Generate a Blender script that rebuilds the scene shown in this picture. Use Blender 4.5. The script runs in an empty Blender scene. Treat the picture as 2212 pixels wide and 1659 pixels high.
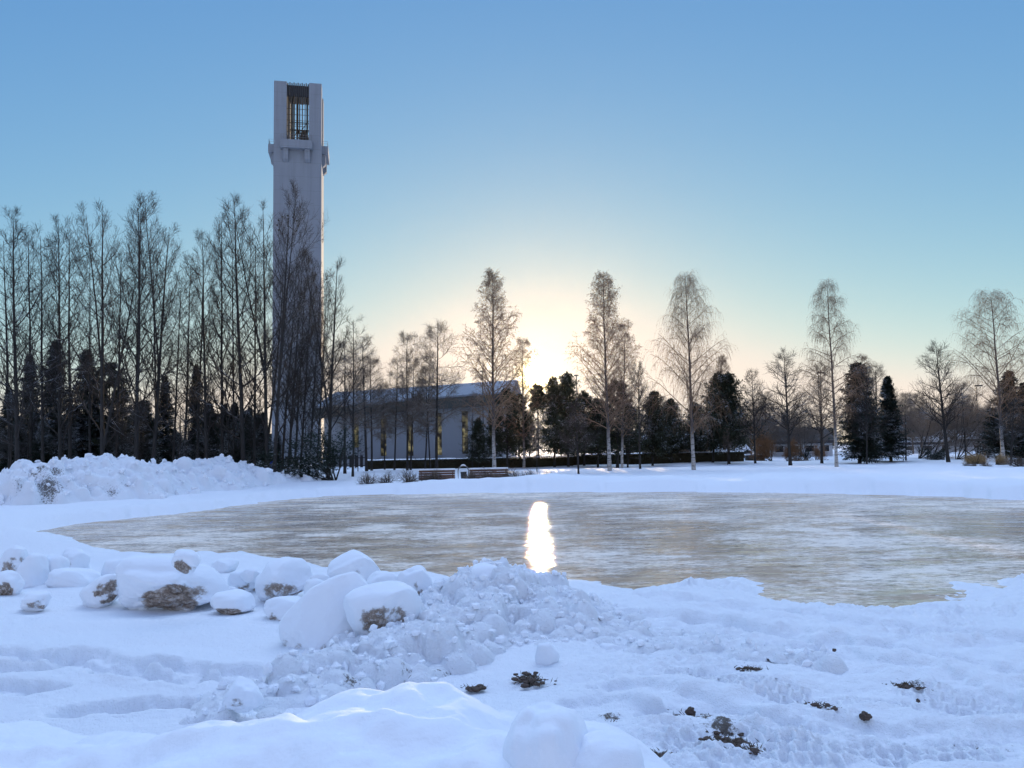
import bpy, bmesh, math, numpy as np
from mathutils import Vector, Matrix, Euler

# ------------------------------------------------------------------ camera, sky, sun, exposure
SC = bpy.context.scene
COL = SC.collection
FPX, CX, CY = 1661.0, 1106.0, 829.5          # photograph measured on a 2212 x 1659 sheet
EYE = 2.7
PITCH, ROLL = math.radians(4.66), -0.019
cam_d = bpy.data.cameras.new('camera')
cam_d.sensor_width = 36.0
cam_d.lens = FPX / 2212 * 36.0
cam_d.clip_start, cam_d.clip_end = 0.1, 5000
cam = bpy.data.objects.new('camera', cam_d)
COL.objects.link(cam)
CAM_R = Matrix.Rotation(math.pi / 2 + PITCH, 3, 'X') @ Matrix.Rotation(ROLL, 3, 'Z')
cam.matrix_world = Matrix.Translation((0, 0, EYE)) @ CAM_R.to_4x4()
SC.camera = cam
CAM_N = np.array(CAM_R)

def ray(px, py):
    return CAM_N @ np.array([(px - CX) / FPX, (CY - py) / FPX, -1.0])
def at_depth(px, py, Y):
    r = ray(px, py); k = Y / r[1]
    return np.array([r[0] * k, Y, EYE + r[2] * k])
def at_z(px, py, z):
    r = ray(px, py); k = (z - EYE) / r[2]
    return np.array([r[0] * k, r[1] * k, z])

SUN_DIR = ray(1158, 812); SUN_DIR /= np.linalg.norm(SUN_DIR)
SUN_EL = math.asin(SUN_DIR[2]); SUN_AZ = math.atan2(SUN_DIR[0], SUN_DIR[1])

world = bpy.data.worlds.new('World'); SC.world = world; world.use_nodes = True
wn, wl = world.node_tree.nodes, world.node_tree.links
wn.clear()
sky = wn.new('ShaderNodeTexSky'); sky.sky_type = 'NISHITA'; sky.sun_disc = False
sky.sun_elevation = SUN_EL; sky.sun_rotation = SUN_AZ
sky.altitude = 0; sky.air_density = 0.85; sky.dust_density = 0.12; sky.ozone_density = 2.0
# the camera's flat tone curve, one exponent per colour, keeps the sunward sky in range
spl = wn.new('ShaderNodeSeparateColor'); wl.new(sky.outputs[0], spl.inputs[0])
gam = wn.new('ShaderNodeCombineColor')
for i, (g_, k_) in enumerate(((1.0, 1.37), (.70, 1.06), (.40, 1.04))):
    q1 = wn.new('ShaderNodeMath'); q1.operation = 'MULTIPLY'; wl.new(spl.outputs[i], q1.inputs[0]); q1.inputs[1].default_value = .15
    q2 = wn.new('ShaderNodeMath'); q2.operation = 'POWER'; wl.new(q1.outputs[0], q2.inputs[0]); q2.inputs[1].default_value = g_
    q3 = wn.new('ShaderNodeMath'); q3.operation = 'MULTIPLY'; wl.new(q2.outputs[0], q3.inputs[0]); q3.inputs[1].default_value = k_ / .436
    q4 = wn.new('ShaderNodeMath'); q4.operation = 'SMOOTH_MIN'; wl.new(q3.outputs[0], q4.inputs[0]); q4.inputs[1].default_value = (2.28, 1.98, 1.70)[i]; q4.inputs[2].default_value = .7
    wl.new(q4.outputs[0], gam.inputs[i])
bg = wn.new('ShaderNodeBackground'); bg.inputs['Strength'].default_value = 0.13
# the sun's own disc and the bright air round it, fixed to the sun's direction in the sky
geo = wn.new('ShaderNodeNewGeometry')
dot = wn.new('ShaderNodeVectorMath'); dot.operation = 'DOT_PRODUCT'
dot.inputs[1].default_value = [-c for c in SUN_DIR]
wl.new(geo.outputs['Incoming'], dot.inputs[0])
def wsm(v, a, b):
    n = wn.new('ShaderNodeMapRange'); n.interpolation_type = 'SMOOTHSTEP'
    n.inputs['From Min'].default_value = a; n.inputs['From Max'].default_value = b
    wl.new(v, n.inputs['Value']); return n.outputs['Result']
def wmath(op, a, b):
    n = wn.new('ShaderNodeMath'); n.operation = op
    for i, v in enumerate((a, b)):
        if isinstance(v, (int, float)): n.inputs[i].default_value = v
        else: wl.new(v, n.inputs[i])
    return n.outputs[0]
cosd = wmath('MAXIMUM', dot.outputs['Value'], 0.0)
disc = wmath('MULTIPLY', wmath('POWER', cosd, 14000.0), 10.0)
aur1 = wmath('MULTIPLY', wmath('POWER', cosd, 2500.0), 0.20)
aur2 = wmath('MULTIPLY', wmath('POWER', cosd, 120.0), 0.02)
sep = wn.new('ShaderNodeSeparateXYZ'); wl.new(geo.outputs['Incoming'], sep.inputs[0])
upz = wmath('MULTIPLY', sep.outputs['Z'], -1.0)
# overhead sky brightened above the view as fill for the snow, and the pale pink belt opposite the sun
sky_fill = wn.new('ShaderNodeVectorMath'); sky_fill.operation = 'MULTIPLY_ADD'
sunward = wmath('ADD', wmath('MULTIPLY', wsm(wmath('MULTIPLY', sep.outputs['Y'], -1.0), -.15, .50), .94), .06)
wl.new(wmath('MULTIPLY', wsm(upz, .54, .76), sunward), sky_fill.inputs[0]); sky_fill.inputs[1].default_value = (23.0, 9.2, 4.8); sky_fill.inputs[2].default_value = (1, 1, 1)
vm = wn.new('ShaderNodeVectorMath'); vm.operation = 'MULTIPLY'; wl.new(gam.outputs[0], vm.inputs[0]); wl.new(sky_fill.outputs[0], vm.inputs[1])
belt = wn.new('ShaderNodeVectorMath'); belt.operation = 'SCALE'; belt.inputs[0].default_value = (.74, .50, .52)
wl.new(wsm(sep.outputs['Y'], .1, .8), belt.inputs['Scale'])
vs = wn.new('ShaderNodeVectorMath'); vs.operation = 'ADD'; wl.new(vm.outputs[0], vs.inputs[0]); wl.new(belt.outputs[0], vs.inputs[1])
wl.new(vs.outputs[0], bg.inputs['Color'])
glow = wn.new('ShaderNodeBackground'); glow.inputs['Color'].default_value = (1.0, 0.74, 0.30, 1)
wl.new(wmath('ADD', disc, wmath('ADD', aur1, aur2)), glow.inputs['Strength'])
addw = wn.new('ShaderNodeAddShader')
wl.new(bg.outputs[0], addw.inputs[0]); wl.new(glow.outputs[0], addw.inputs[1])
wout = wn.new('ShaderNodeOutputWorld'); wl.new(addw.outputs[0], wout.inputs['Surface'])

sun_d = bpy.data.lights.new('sun', 'SUN'); sun_d.energy = 2.0; sun_d.angle = math.radians(0.5)
sun_d.color = (1.0, 0.73, 0.42)
sun = bpy.data.objects.new('sun', sun_d); COL.objects.link(sun)
sun.rotation_euler = Vector(SUN_DIR).to_track_quat('Z', 'Y').to_euler()

SC.view_settings.view_transform = 'Standard'
SC.view_settings.look = 'None'
SC.view_settings.exposure = 1.75
SC.view_settings.gamma = 1.0
SC.render.engine = 'CYCLES'
SC.cycles.use_denoising = True
SC.cycles.max_bounces = 6
SC.cycles.diffuse_bounces = 3
SC.cycles.glossy_bounces = 3
SC.cycles.sample_clamp_indirect = 4.0

# ------------------------------------------------------------------ helpers: noise, meshes, tags
_T = np.random.default_rng(7).random((256, 256)) * 2 - 1
def noise2(x, y):
    xi = np.floor(x).astype(int); yi = np.floor(y).astype(int)
    fx = x - xi; fy = y - yi
    fx = fx * fx * fx * (fx * (fx * 6 - 15) + 10); fy = fy * fy * fy * (fy * (fy * 6 - 15) + 10)
    a = _T[xi & 255, yi & 255]; b = _T[(xi + 1) & 255, yi & 255]
    c = _T[xi & 255, (yi + 1) & 255]; d = _T[(xi + 1) & 255, (yi + 1) & 255]
    return (a * (1 - fx) + b * fx) * (1 - fy) + (c * (1 - fx) + d * fx) * fy
def fbm(x, y, oct=4, gain=0.5):
    s = 0; a = 1
    for i in range(oct):
        s = s + a * noise2(x + 17.3 * i, y - 9.1 * i); x = x * 2.03; y = y * 2.03; a *= gain
    return s
_T3 = np.random.default_rng(8).random((64, 64, 64)) * 2 - 1
def noise3(p):
    i = np.floor(p).astype(int); f = p - i; f = f * f * f * (f * (f * 6 - 15) + 10)
    r = 0
    for a in (0, 1):
        for b in (0, 1):
            for c in (0, 1):
                w = (f[:, 0] if a else 1 - f[:, 0]) * (f[:, 1] if b else 1 - f[:, 1]) * (f[:, 2] if c else 1 - f[:, 2])
                r = r + w * _T3[(i[:, 0] + a) & 63, (i[:, 1] + b) & 63, (i[:, 2] + c) & 63]
    return r
def sstep(a, b, x):
    t = np.clip((x - a) / (b - a), 0, 1); return t * t * (3 - 2 * t)

def mesh_np(name, V, F, mat=None, smooth=True, attr=None):
    V = np.asarray(V, np.float32); F = np.asarray(F, np.int32)
    me = bpy.data.meshes.new(name)
    me.vertices.add(len(V)); me.vertices.foreach_set('co', V.ravel())
    k = F.shape[1]
    me.loops.add(F.size); me.loops.foreach_set('vertex_index', F.ravel())
    me.polygons.add(len(F)); me.polygons.foreach_set('loop_start', np.arange(0, F.size, k, dtype=np.int32))
    me.polygons.foreach_set('use_smooth', np.full(len(F), smooth))
    if attr is not None:
        for an, av in attr.items():
            a = me.attributes.new(an, 'FLOAT', 'POINT'); a.data.foreach_set('value', np.asarray(av, np.float32).ravel())
    me.update(calc_edges=True)
    if mat: me.materials.append(mat)
    return me
def link(name, me, parent=None, loc=None):
    o = bpy.data.objects.new(name, me); COL.objects.link(o)
    if parent: o.parent = parent
    if loc is not None: o.location = loc
    return o
def tag(o, label=None, cat=None, group=None, kind=None):
    if label: o['label'] = label
    if cat: o['category'] = cat
    if group: o['group'] = group
    if kind: o['kind'] = kind
    return o
def thing(name, label, cat, loc=(0, 0, 0), rot=(0, 0, 0), group=None):
    o = bpy.data.objects.new(name, None); COL.objects.link(o)
    o.empty_display_size = 0.3
    o.location = loc; o.rotation_euler = rot
    return tag(o, label, cat, group)

class MB:                                       # collects boxes, bars and rods into one mesh
    def __init__(s): s.bm = bmesh.new()
    def box(s, x0, x1, y0, y1, z0, z1):
        m = Matrix.Translation(((x0 + x1) / 2, (y0 + y1) / 2, (z0 + z1) / 2)) @ Matrix.Diagonal((x1 - x0, y1 - y0, z1 - z0, 1))
        bmesh.ops.create_cube(s.bm, size=1, matrix=m); return s
    def rod(s, p, q, r0, r1=None, seg=8):
        p, q = Vector(p), Vector(q); d = q - p
        m = Matrix.Translation((p + q) / 2) @ d.to_track_quat('Z', 'Y').to_matrix().to_4x4()
        bmesh.ops.create_cone(s.bm, cap_ends=True, segments=seg, radius1=r0, radius2=r0 if r1 is None else r1, depth=d.length, matrix=m); return s
    def prism(s, pts, z0, z1):                  # outline in x,y from z0 to z1
        a = [s.bm.verts.new((x, y, z0)) for x, y in pts]; b = [s.bm.verts.new((x, y, z1)) for x, y in pts]
        n = len(pts)
        s.bm.faces.new(a[::-1]); s.bm.faces.new(b)
        for i in range(n): s.bm.faces.new((a[i], a[(i + 1) % n], b[(i + 1) % n], b[i]))
        return s
    def poly(s, pts):
        s.bm.faces.new([s.bm.verts.new(p) for p in pts]); return s
    def mesh(s, name, mat, bevel=0):
        if bevel:
            bmesh.ops.bevel(s.bm, geom=s.bm.edges[:], offset=bevel, segments=2, affect='EDGES', profile=0.6)
        bmesh.ops.recalc_face_normals(s.bm, faces=s.bm.faces[:])
        me = bpy.data.meshes.new(name); s.bm.to_mesh(me); s.bm.free(); me.materials.append(mat); return me
    def build(s, name, mat, parent=None, bevel=0, loc=None):
        return link(name, s.mesh(name, mat, bevel), parent, loc)

# ------------------------------------------------------------------ materials
def new_mat(name):
    m = bpy.data.materials.new(name); m.use_nodes = True
    n, l = m.node_tree.nodes, m.node_tree.links
    return m, n, l, n['Principled BSDF']
def ramp(n, l, src, stops):
    r = n.new('ShaderNodeValToRGB'); e = r.color_ramp.elements
    e[0].position, e[0].color = stops[0][0], (*stops[0][1], 1)
    e[1].position, e[1].color = stops[-1][0], (*stops[-1][1], 1)
    for p, c in stops[1:-1]:
        x = e.new(p); x.color = (*c, 1)
    l.new(src, r.inputs[0]); return r.outputs[0]
def nz(n, l, scale, detail=4, rough=0.5, coord='Object', vec=None):
    t = n.new('ShaderNodeTexNoise'); t.inputs['Scale'].default_value = scale
    t.inputs['Detail'].default_value = detail; t.inputs['Roughness'].default_value = rough
    if vec is None:
        c = n.new('ShaderNodeTexCoord'); vec = c.outputs[coord]
    l.new(vec, t.inputs['Vector']); return t.outputs['Fac']
def mth(n, l, op, a, b=0.0, c=None, clamp=False):
    m = n.new('ShaderNodeMath'); m.operation = op; m.use_clamp = clamp
    for i, v in enumerate((a, b) if c is None else (a, b, c)):
        if isinstance(v, (int, float)): m.inputs[i].default_value = v
        else: l.new(v, m.inputs[i])
    return m.outputs[0]
def mixc(n, l, fac, a, b):
    m = n.new('ShaderNodeMix'); m.data_type = 'RGBA'
    for sock, v in ((m.inputs[0], fac), (m.inputs[6], a), (m.inputs[7], b)):
        if isinstance(v, tuple): sock.default_value = (*v, 1)
        elif isinstance(v, (int, float)): sock.default_value = v
        else: l.new(v, sock)
    return m.outputs[2]
def bump(n, l, b, h, strength, dist):
    x = n.new('ShaderNodeBump'); x.inputs['Strength'].default_value = strength; x.inputs['Distance'].default_value = dist
    l.new(h, x.inputs['Height']); l.new(x.outputs[0], b.inputs['Normal'])
def normal_z(n, l):
    g = n.new('ShaderNodeNewGeometry'); s = n.new('ShaderNodeSeparateXYZ'); l.new(g.outputs['Normal'], s.inputs[0]); return s.outputs['Z']

SNOW = (0.86, 0.89, 0.94)
DIRT = (0.075, 0.060, 0.045)
def snow_mat(name, fine=22.0, strength=0.35, dirty=0.0, grit=False):
    m, n, l, b = new_mat(name)
    b.inputs['Roughness'].default_value = 0.75
    b.inputs['Specular IOR Level'].default_value = 0.25
    col = mixc(n, l, nz(n, l, 0.7, 3), SNOW, (0.89, 0.91, 0.95))
    if dirty:                                    # attribute dirt: where soil and turf were scraped up with the snow
        a = n.new('ShaderNodeAttribute'); a.attribute_name = 'dirt'
        k = mth(n, l, 'ADD', a.outputs['Fac'], mth(n, l, 'MULTIPLY', mth(n, l, 'SUBTRACT', nz(n, l, 13.0, 6, 0.75), 0.5), 2.6))
        k = mth(n, l, 'MULTIPLY', mth(n, l, 'SUBTRACT', k, 0.60), 4.0, clamp=True)
        k = mth(n, l, 'MULTIPLY', k, dirty)
        soil = mixc(n, l, nz(n, l, 30.0, 4), (0.030, 0.026, 0.024), (0.16, 0.125, 0.09))
        col = mixc(n, l, k, col, soil)
    if grit:
        g = mth(n, l, 'MULTIPLY', mth(n, l, 'SUBTRACT', nz(n, l, 6.0, 5, 0.75), 0.66), 9.0, clamp=True)
        col = mixc(n, l, mth(n, l, 'MULTIPLY', g, 0.55), col, (0.30, 0.26, 0.22))
    l.new(col, b.inputs['Base Color'])
    h = mth(n, l, 'ADD', nz(n, l, fine, 6, 0.65), mth(n, l, 'MULTIPLY', nz(n, l, fine * 5, 3), 0.3))
    bump(n, l, b, h, strength, 0.05)
    return m
M_GROUND = snow_mat('snow_ground', 12.0, 0.8, 0.95)
M_SOFT = snow_mat('snow_soft', 9.0, 0.28)
M_PLOW = snow_mat('snow_ploughed', 16.0, 0.9, 0.9, True)
M_CAP = snow_mat('snow_cap', 6.0, 0.2)
M_OLDSNOW = None

def ice_mat():
    m, n, l, b = new_mat('rink_ice')
    c = n.new('ShaderNodeTexCoord'); mp = n.new('ShaderNodeMapping'); mp.inputs['Scale'].default_value = (.60, 1.3, 1); l.new(c.outputs['Object'], mp.inputs[0]); sv = mp.outputs[0]
    big = nz(n, l, 0.15, 4, 0.55); mid = nz(n, l, 0.85, 6, 0.68, vec=sv); fine = nz(n, l, 7.0, 5, 0.75, vec=sv)
    frost = mth(n, l, 'ADD', mth(n, l, 'MULTIPLY', big, 0.75), mth(n, l, 'ADD', mth(n, l, 'MULTIPLY', mid, 0.70), mth(n, l, 'MULTIPLY', fine, 0.75)))
    fr = mth(n, l, 'MULTIPLY', mth(n, l, 'SUBTRACT', frost, 1.05), 6.0, clamp=True)
    body = mixc(n, l, nz(n, l, 0.30, 4), (0.40, 0.29, 0.19), (0.60, 0.48, 0.38))
    col = mixc(n, l, fr, body, (0.92, 0.82, 0.71))
    spk = mth(n, l, 'MULTIPLY', mth(n, l, 'SUBTRACT', nz(n, l, 3.2, 6, 0.75, vec=sv), 0.54), 12.0, clamp=True)
    col = mixc(n, l, mth(n, l, 'MULTIPLY', spk, 0.6), col, (0.13, 0.115, 0.095))
    l.new(col, b.inputs['Base Color'])
    h = mth(n, l, 'ADD', nz(n, l, 1.1, 3, 0.5, vec=sv), mth(n, l, 'ADD', mth(n, l, 'MULTIPLY', nz(n, l, 3.4, 3, 0.5, vec=sv), 0.42), mth(n, l, 'MULTIPLY', nz(n, l, 16.0, 3, 0.5), 0.05)))
    bp = n.new('ShaderNodeBump'); bp.inputs['Strength'].default_value = 1.0; bp.inputs['Distance'].default_value = .046; l.new(h, bp.inputs['Height'])
    dif = n.new('ShaderNodeBsdfDiffuse'); l.new(col, dif.inputs['Color']); l.new(bp.outputs[0], dif.inputs['Normal'])
    glo = n.new('ShaderNodeBsdfGlossy'); glo.distribution = 'BECKMANN'; glo.inputs['Color'].default_value = (1.0, .93, .85, 1); glo.inputs['Roughness'].default_value = .10; l.new(bp.outputs[0], glo.inputs['Normal'])
    fre = n.new('ShaderNodeFresnel'); fre.inputs['IOR'].default_value = 1.45; l.new(bp.outputs[0], fre.inputs['Normal'])
    m2 = n.new('ShaderNodeMapping'); m2.inputs['Scale'].default_value = (.30, .95, 1); l.new(c.outputs['Object'], m2.inputs[0])
    dry = mth(n, l, 'MULTIPLY', mth(n, l, 'SUBTRACT', nz(n, l, 1.0, 5, .7, vec=m2.outputs[0]), .40), 9.0, clamp=True)   # scuffed dull bands between the glassy ones
    mx = n.new('ShaderNodeMixShader'); l.new(mth(n, l, 'MULTIPLY', fre.outputs[0], mth(n, l, 'MULTIPLY', dry, mth(n, l, 'MULTIPLY_ADD', fr, -.8, 1.0))), mx.inputs[0])
    l.new(dif.outputs[0], mx.inputs[1]); l.new(glo.outputs[0], mx.inputs[2])
    l.new(mx.outputs[0], [q for q in n if q.type == 'OUTPUT_MATERIAL'][0].inputs['Surface'])
    return m
M_ICE = ice_mat()

def bark_mat(name, c0, c1, snowy=0.0, scale=3.0):
    m, n, l, b = new_mat(name)
    b.inputs['Roughness'].default_value = 0.9; b.inputs['Specular IOR Level'].default_value = 0.15
    col = mixc(n, l, nz(n, l, scale, 4), c0, c1)
    if snowy:
        k = mth(n, l, 'MULTIPLY', mth(n, l, 'SUBTRACT', normal_z(n, l), 0.45), 4.0, clamp=True)
        k2 = mth(n, l, 'MULTIPLY', mth(n, l, 'SUBTRACT', nz(n, l, 0.45, 3), 0.5), 8.0, clamp=True)
        col = mixc(n, l, mth(n, l, 'MULTIPLY', mth(n, l, 'MULTIPLY', k, k2), snowy), col, SNOW)
    l.new(col, b.inputs['Base Color']); return m
M_BARK = bark_mat('alder_bark', (0.026, 0.024, 0.023), (0.052, 0.047, 0.043), 0.5)
M_TWIG = bark_mat('alder_twigs', (0.028, 0.024, 0.022), (0.055, 0.046, 0.040), 0.6)
M_TWIG_B = bark_mat('birch_twigs', (0.15, 0.095, 0.060), (0.26, 0.17, 0.11), 0.2)
M_TWIG_F = bark_mat('frosty_twigs', (0.10, 0.075, 0.055), (0.20, 0.16, 0.13), 0.4)
M_NEEDLE = bark_mat('spruce_needles', (0.012, 0.020, 0.016), (0.035, 0.048, 0.034), 0.55, 1.5)
M_PINE = bark_mat('pine_needles', (0.022, 0.030, 0.018), (0.055, 0.060, 0.036), 0.35, 1.5)
M_RUST = bark_mat('rusty_leaves', (0.17, 0.085, 0.038), (0.30, 0.17, 0.085), 0.25, 2.0)
M_STRAW = bark_mat('dry_grass', (0.30, 0.19, 0.085), (0.46, 0.32, 0.17), 0.0, 2.0)
M_HEDGE = bark_mat('hedge_leaves', (0.022, 0.022, 0.014), (0.060, 0.050, 0.030), 0.0, 4.0)
def birch_bark():
    m, n, l, b = new_mat('birch_bark')
    b.inputs['Roughness'].default_value = 0.8
    c = n.new('ShaderNodeTexCoord'); mp = n.new('ShaderNodeMapping'); mp.inputs['Scale'].default_value = (1.2, 1.2, 7.0)
    l.new(c.outputs['Object'], mp.inputs[0])
    s = n.new('ShaderNodeSeparateXYZ'); l.new(c.outputs['Object'], s.inputs[0])
    marks = mth(n, l, 'MULTIPLY', mth(n, l, 'SUBTRACT', nz(n, l, 1.0, 5, 0.7, vec=mp.outputs[0]), 0.50), 9.0, clamp=True)
    white = mixc(n, l, marks, (0.40, 0.37, 0.34), (0.045, 0.038, 0.033))
    up = mth(n, l, 'MULTIPLY', mth(n, l, 'SUBTRACT', s.outputs['Z'], 1.9), 0.45, clamp=True)
    l.new(mixc(n, l, up, white, (0.085, 0.065, 0.055)), b.inputs['Base Color']); return m
M_BIRCH = birch_bark()
def plain(name, c, rough=0.7, metal=0.0, var=0.12, scale=2.0, bmp=0.0):
    m, n, l, b = new_mat(name)
    b.inputs['Roughness'].default_value = rough; b.inputs['Metallic'].default_value = metal
    d = tuple(max(0, x * (1 - var)) for x in c); e = tuple(min(1, x * (1 + var)) for x in c)
    f = nz(n, l, scale, 5, 0.6)
    l.new(mixc(n, l, f, d, e), b.inputs['Base Color'])
    if bmp: bump(n, l, b, nz(n, l, scale * 6, 4), bmp, 0.02)
    return m
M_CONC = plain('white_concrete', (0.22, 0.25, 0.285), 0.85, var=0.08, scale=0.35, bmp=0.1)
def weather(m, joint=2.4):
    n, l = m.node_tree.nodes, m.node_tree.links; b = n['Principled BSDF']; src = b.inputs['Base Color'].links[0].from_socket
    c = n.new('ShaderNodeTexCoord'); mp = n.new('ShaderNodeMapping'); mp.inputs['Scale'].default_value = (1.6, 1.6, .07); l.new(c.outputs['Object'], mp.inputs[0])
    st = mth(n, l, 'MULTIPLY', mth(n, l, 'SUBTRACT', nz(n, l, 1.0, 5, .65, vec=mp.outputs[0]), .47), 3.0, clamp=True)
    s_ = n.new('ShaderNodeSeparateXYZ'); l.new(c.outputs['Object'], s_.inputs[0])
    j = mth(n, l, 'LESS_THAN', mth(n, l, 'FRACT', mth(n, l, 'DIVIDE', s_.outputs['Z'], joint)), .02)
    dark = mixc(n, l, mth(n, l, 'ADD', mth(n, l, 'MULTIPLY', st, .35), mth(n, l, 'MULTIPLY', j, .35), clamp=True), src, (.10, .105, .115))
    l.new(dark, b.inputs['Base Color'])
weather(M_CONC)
M_PLASTER = plain('white_plaster', (0.25, 0.265, 0.28), 0.85, var=0.06, scale=0.5)
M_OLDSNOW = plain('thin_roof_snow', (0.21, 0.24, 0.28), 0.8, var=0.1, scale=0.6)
M_DARKMETAL = plain('dark_metal', (0.035, 0.038, 0.042), 0.5, 0.3)
M_GREYMETAL = plain('grey_metal', (0.20, 0.20, 0.20), 0.5, 0.4)
M_BRONZE = plain('bronze_bars', (0.07, 0.052, 0.032), 0.45, 0.4)
M_BELL = plain('bell_bronze', (0.06, 0.055, 0.045), 0.4, 0.6)
M_COPPER = plain('dark_eaves', (0.055, 0.060, 0.055), 0.6, 0.1)
M_WOODRED = plain('bench_boards', (0.13, 0.06, 0.038), 0.6, var=0.25, scale=5)
M_FENCE = plain('dark_fence_boards', (0.022, 0.017, 0.015), 0.8, var=0.3, scale=3)
M_BLUE = plain('blue_sign', (0.02, 0.05, 0.36), 0.4)
M_WHITE = plain('white_paint', (0.75, 0.75, 0.75), 0.5)
M_HOUSE = plain('pale_house_wall', (0.55, 0.57, 0.60), 0.85, var=0.06)
M_HOUSE_B = plain('brown_house_wall', (0.16, 0.10, 0.065), 0.85, var=0.2)
M_ROOF = plain('dark_roof', (0.05, 0.045, 0.045), 0.8)
M_SOIL = plain('soil', (0.085, 0.058, 0.046), 0.95, var=0.5, scale=9, bmp=0.5)
def glass_mat():
    m, n, l, b = new_mat('window_glass')
    b.inputs['Base Color'].default_value = (0.05, 0.05, 0.04, 1); b.inputs['Roughness'].default_value = 0.08
    c = n.new('ShaderNodeTexCoord'); s = n.new('ShaderNodeSeparateXYZ'); l.new(c.outputs['Object'], s.inputs[0])
    b.inputs['Emission Color'].default_value = (0.9, 0.80, 0.42, 1)  # faint emission stands in for bright sky seen through the far windows
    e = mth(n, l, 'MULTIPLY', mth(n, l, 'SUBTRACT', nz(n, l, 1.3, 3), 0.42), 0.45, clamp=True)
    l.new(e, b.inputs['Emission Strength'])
    return m
M_GLASS = glass_mat()
M_DARKGLASS = plain('dark_glass', (0.02, 0.022, 0.025), 0.1)

# ------------------------------------------------------------------ the rink outline and the ground's height
RINK_PX = [(104, 1141), (240, 1124), (400, 1108), (520, 1091), (650, 1076), (750, 1069), (1000, 1065), (1250, 1063), (1500, 1062),
           (1800, 1066), (1950, 1070), (2212, 1080), (2500, 1090), (2900, 1110), (2900, 1215), (2450, 1222), (2212, 1236), (2110, 1246), (2040, 1290), (1900, 1303), (1760, 1296), (1690, 1278),
           (1640, 1252), (1560, 1247), (1450, 1243), (1362, 1257), (1290, 1246), (1150, 1243), (1000, 1236), (850, 1229), (700, 1221), (480, 1205), (330, 1195), (220, 1181), (150, 1160)]
RINK = np.array([at_z(x, y, 0)[:2] for x, y in RINK_PX])
def rink_sd(x, y):                               # negative inside
    d = np.full(x.shape, 1e9); ins = np.zeros(x.shape, bool)
    n = len(RINK)
    for i in range(n):
        ax, ay = RINK[i]; bx, by = RINK[(i + 1) % n]
        ex, ey = bx - ax, by - ay
        t = np.clip(((x - ax) * ex + (y - ay) * ey) / (ex * ex + ey * ey), 0, 1)
        d = np.minimum(d, (x - ax - t * ex) ** 2 + (y - ay - t * ey) ** 2)
        if abs(ey) > 1e-9:
            c = ((ay > y) != (by > y)) & (x < ex * (y - ay) / ey + ax); ins ^= c
    d = np.sqrt(d); return np.where(ins, -d, d)

def seg_uv(x, y, a, b):
    a = np.asarray(a[:2]); b = np.asarray(b[:2]); L = np.hypot(*(b - a)); t = (b - a) / L
    return (x - a[0]) * t[0] + (y - a[1]) * t[1], -(x - a[0]) * t[1] + (y - a[1]) * t[0], L

TREADS = [((1405, 1478), (1790, 1532), .28, .065), ((1760, 1545), (2120, 1560), .24, .045), ((1560, 1648), (2180, 1640), .36, .065),
          ((1420, 1600), (1640, 1690), .26, .055), ((1930, 1500), (2260, 1560), .35, .05), ((1640, 1590), (2230, 1612), .18, .025)]
RUTS = [[(-60, 1416), (150, 1416), (330, 1432), (430, 1448), (600, 1452)], [(-60, 1450), (120, 1446), (260, 1455), (420, 1468), (560, 1466)],
        [(100, 1420), (200, 1440), (300, 1462), (420, 1472)], [(-40, 1500), (60, 1500), (100, 1497)], [(1230, 1330), (1500, 1350), (1800, 1395), (2260, 1470)],
        [(1400, 1300), (1700, 1335), (2260, 1400)], [(1240, 1540), (1420, 1550), (1700, 1570), (2260, 1590)], [(1330, 1500), (1600, 1560), (1900, 1640)],
        [(1500, 1345), (1750, 1400), (2260, 1540)], [(160, 1545), (280, 1530), (420, 1520)]]
DIRT_PX = [(1147, 1482, 34, 14, .95), (1022, 1498, 24, 9, .8), (1475, 1468, 40, 8, .45), (1625, 1474, 34, 10, .8), (1600, 1462, 30, 8, .5), (1320, 1580, 30, 9, .85), (1290, 1574, 20, 6, .5),
           (1512, 1580, 36, 18, 1.0), (1560, 1606, 40, 16, .9), (1590, 1634, 36, 14, .8), (1530, 1600, 60, 34, .45), (1640, 1650, 50, 12, .7), (1400, 1652, 40, 14, .8), (1330, 1655, 30, 10, .6),
           (1965, 1503, 42, 11, .7), (2000, 1520, 40, 10, .45), (1776, 1552, 34, 8, .6), (1740, 1545, 30, 8, .4), (1680, 1610, 30, 7, .55), (1850, 1645, 50, 10, .55), (2110, 1610, 70, 9, .5), (2170, 1640, 60, 10, .5),
           (1790, 1425, 60, 9, .4), (1640, 1418, 40, 8, .4), (1900, 1415, 14, 5, .5), (1260, 1452, 10, 5, .7), (860, 1488, 60, 10, .25), (940, 1492, 40, 8, .5), (1380, 1462, 30, 7, .4)]
EDGE_DIRT = [(1480, 1060, 130, 5, .40), (780, 1074, 60, 4, .5), (1900, 1066, 160, 5, .35), (1100, 1063, 90, 4, .35)]

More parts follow.
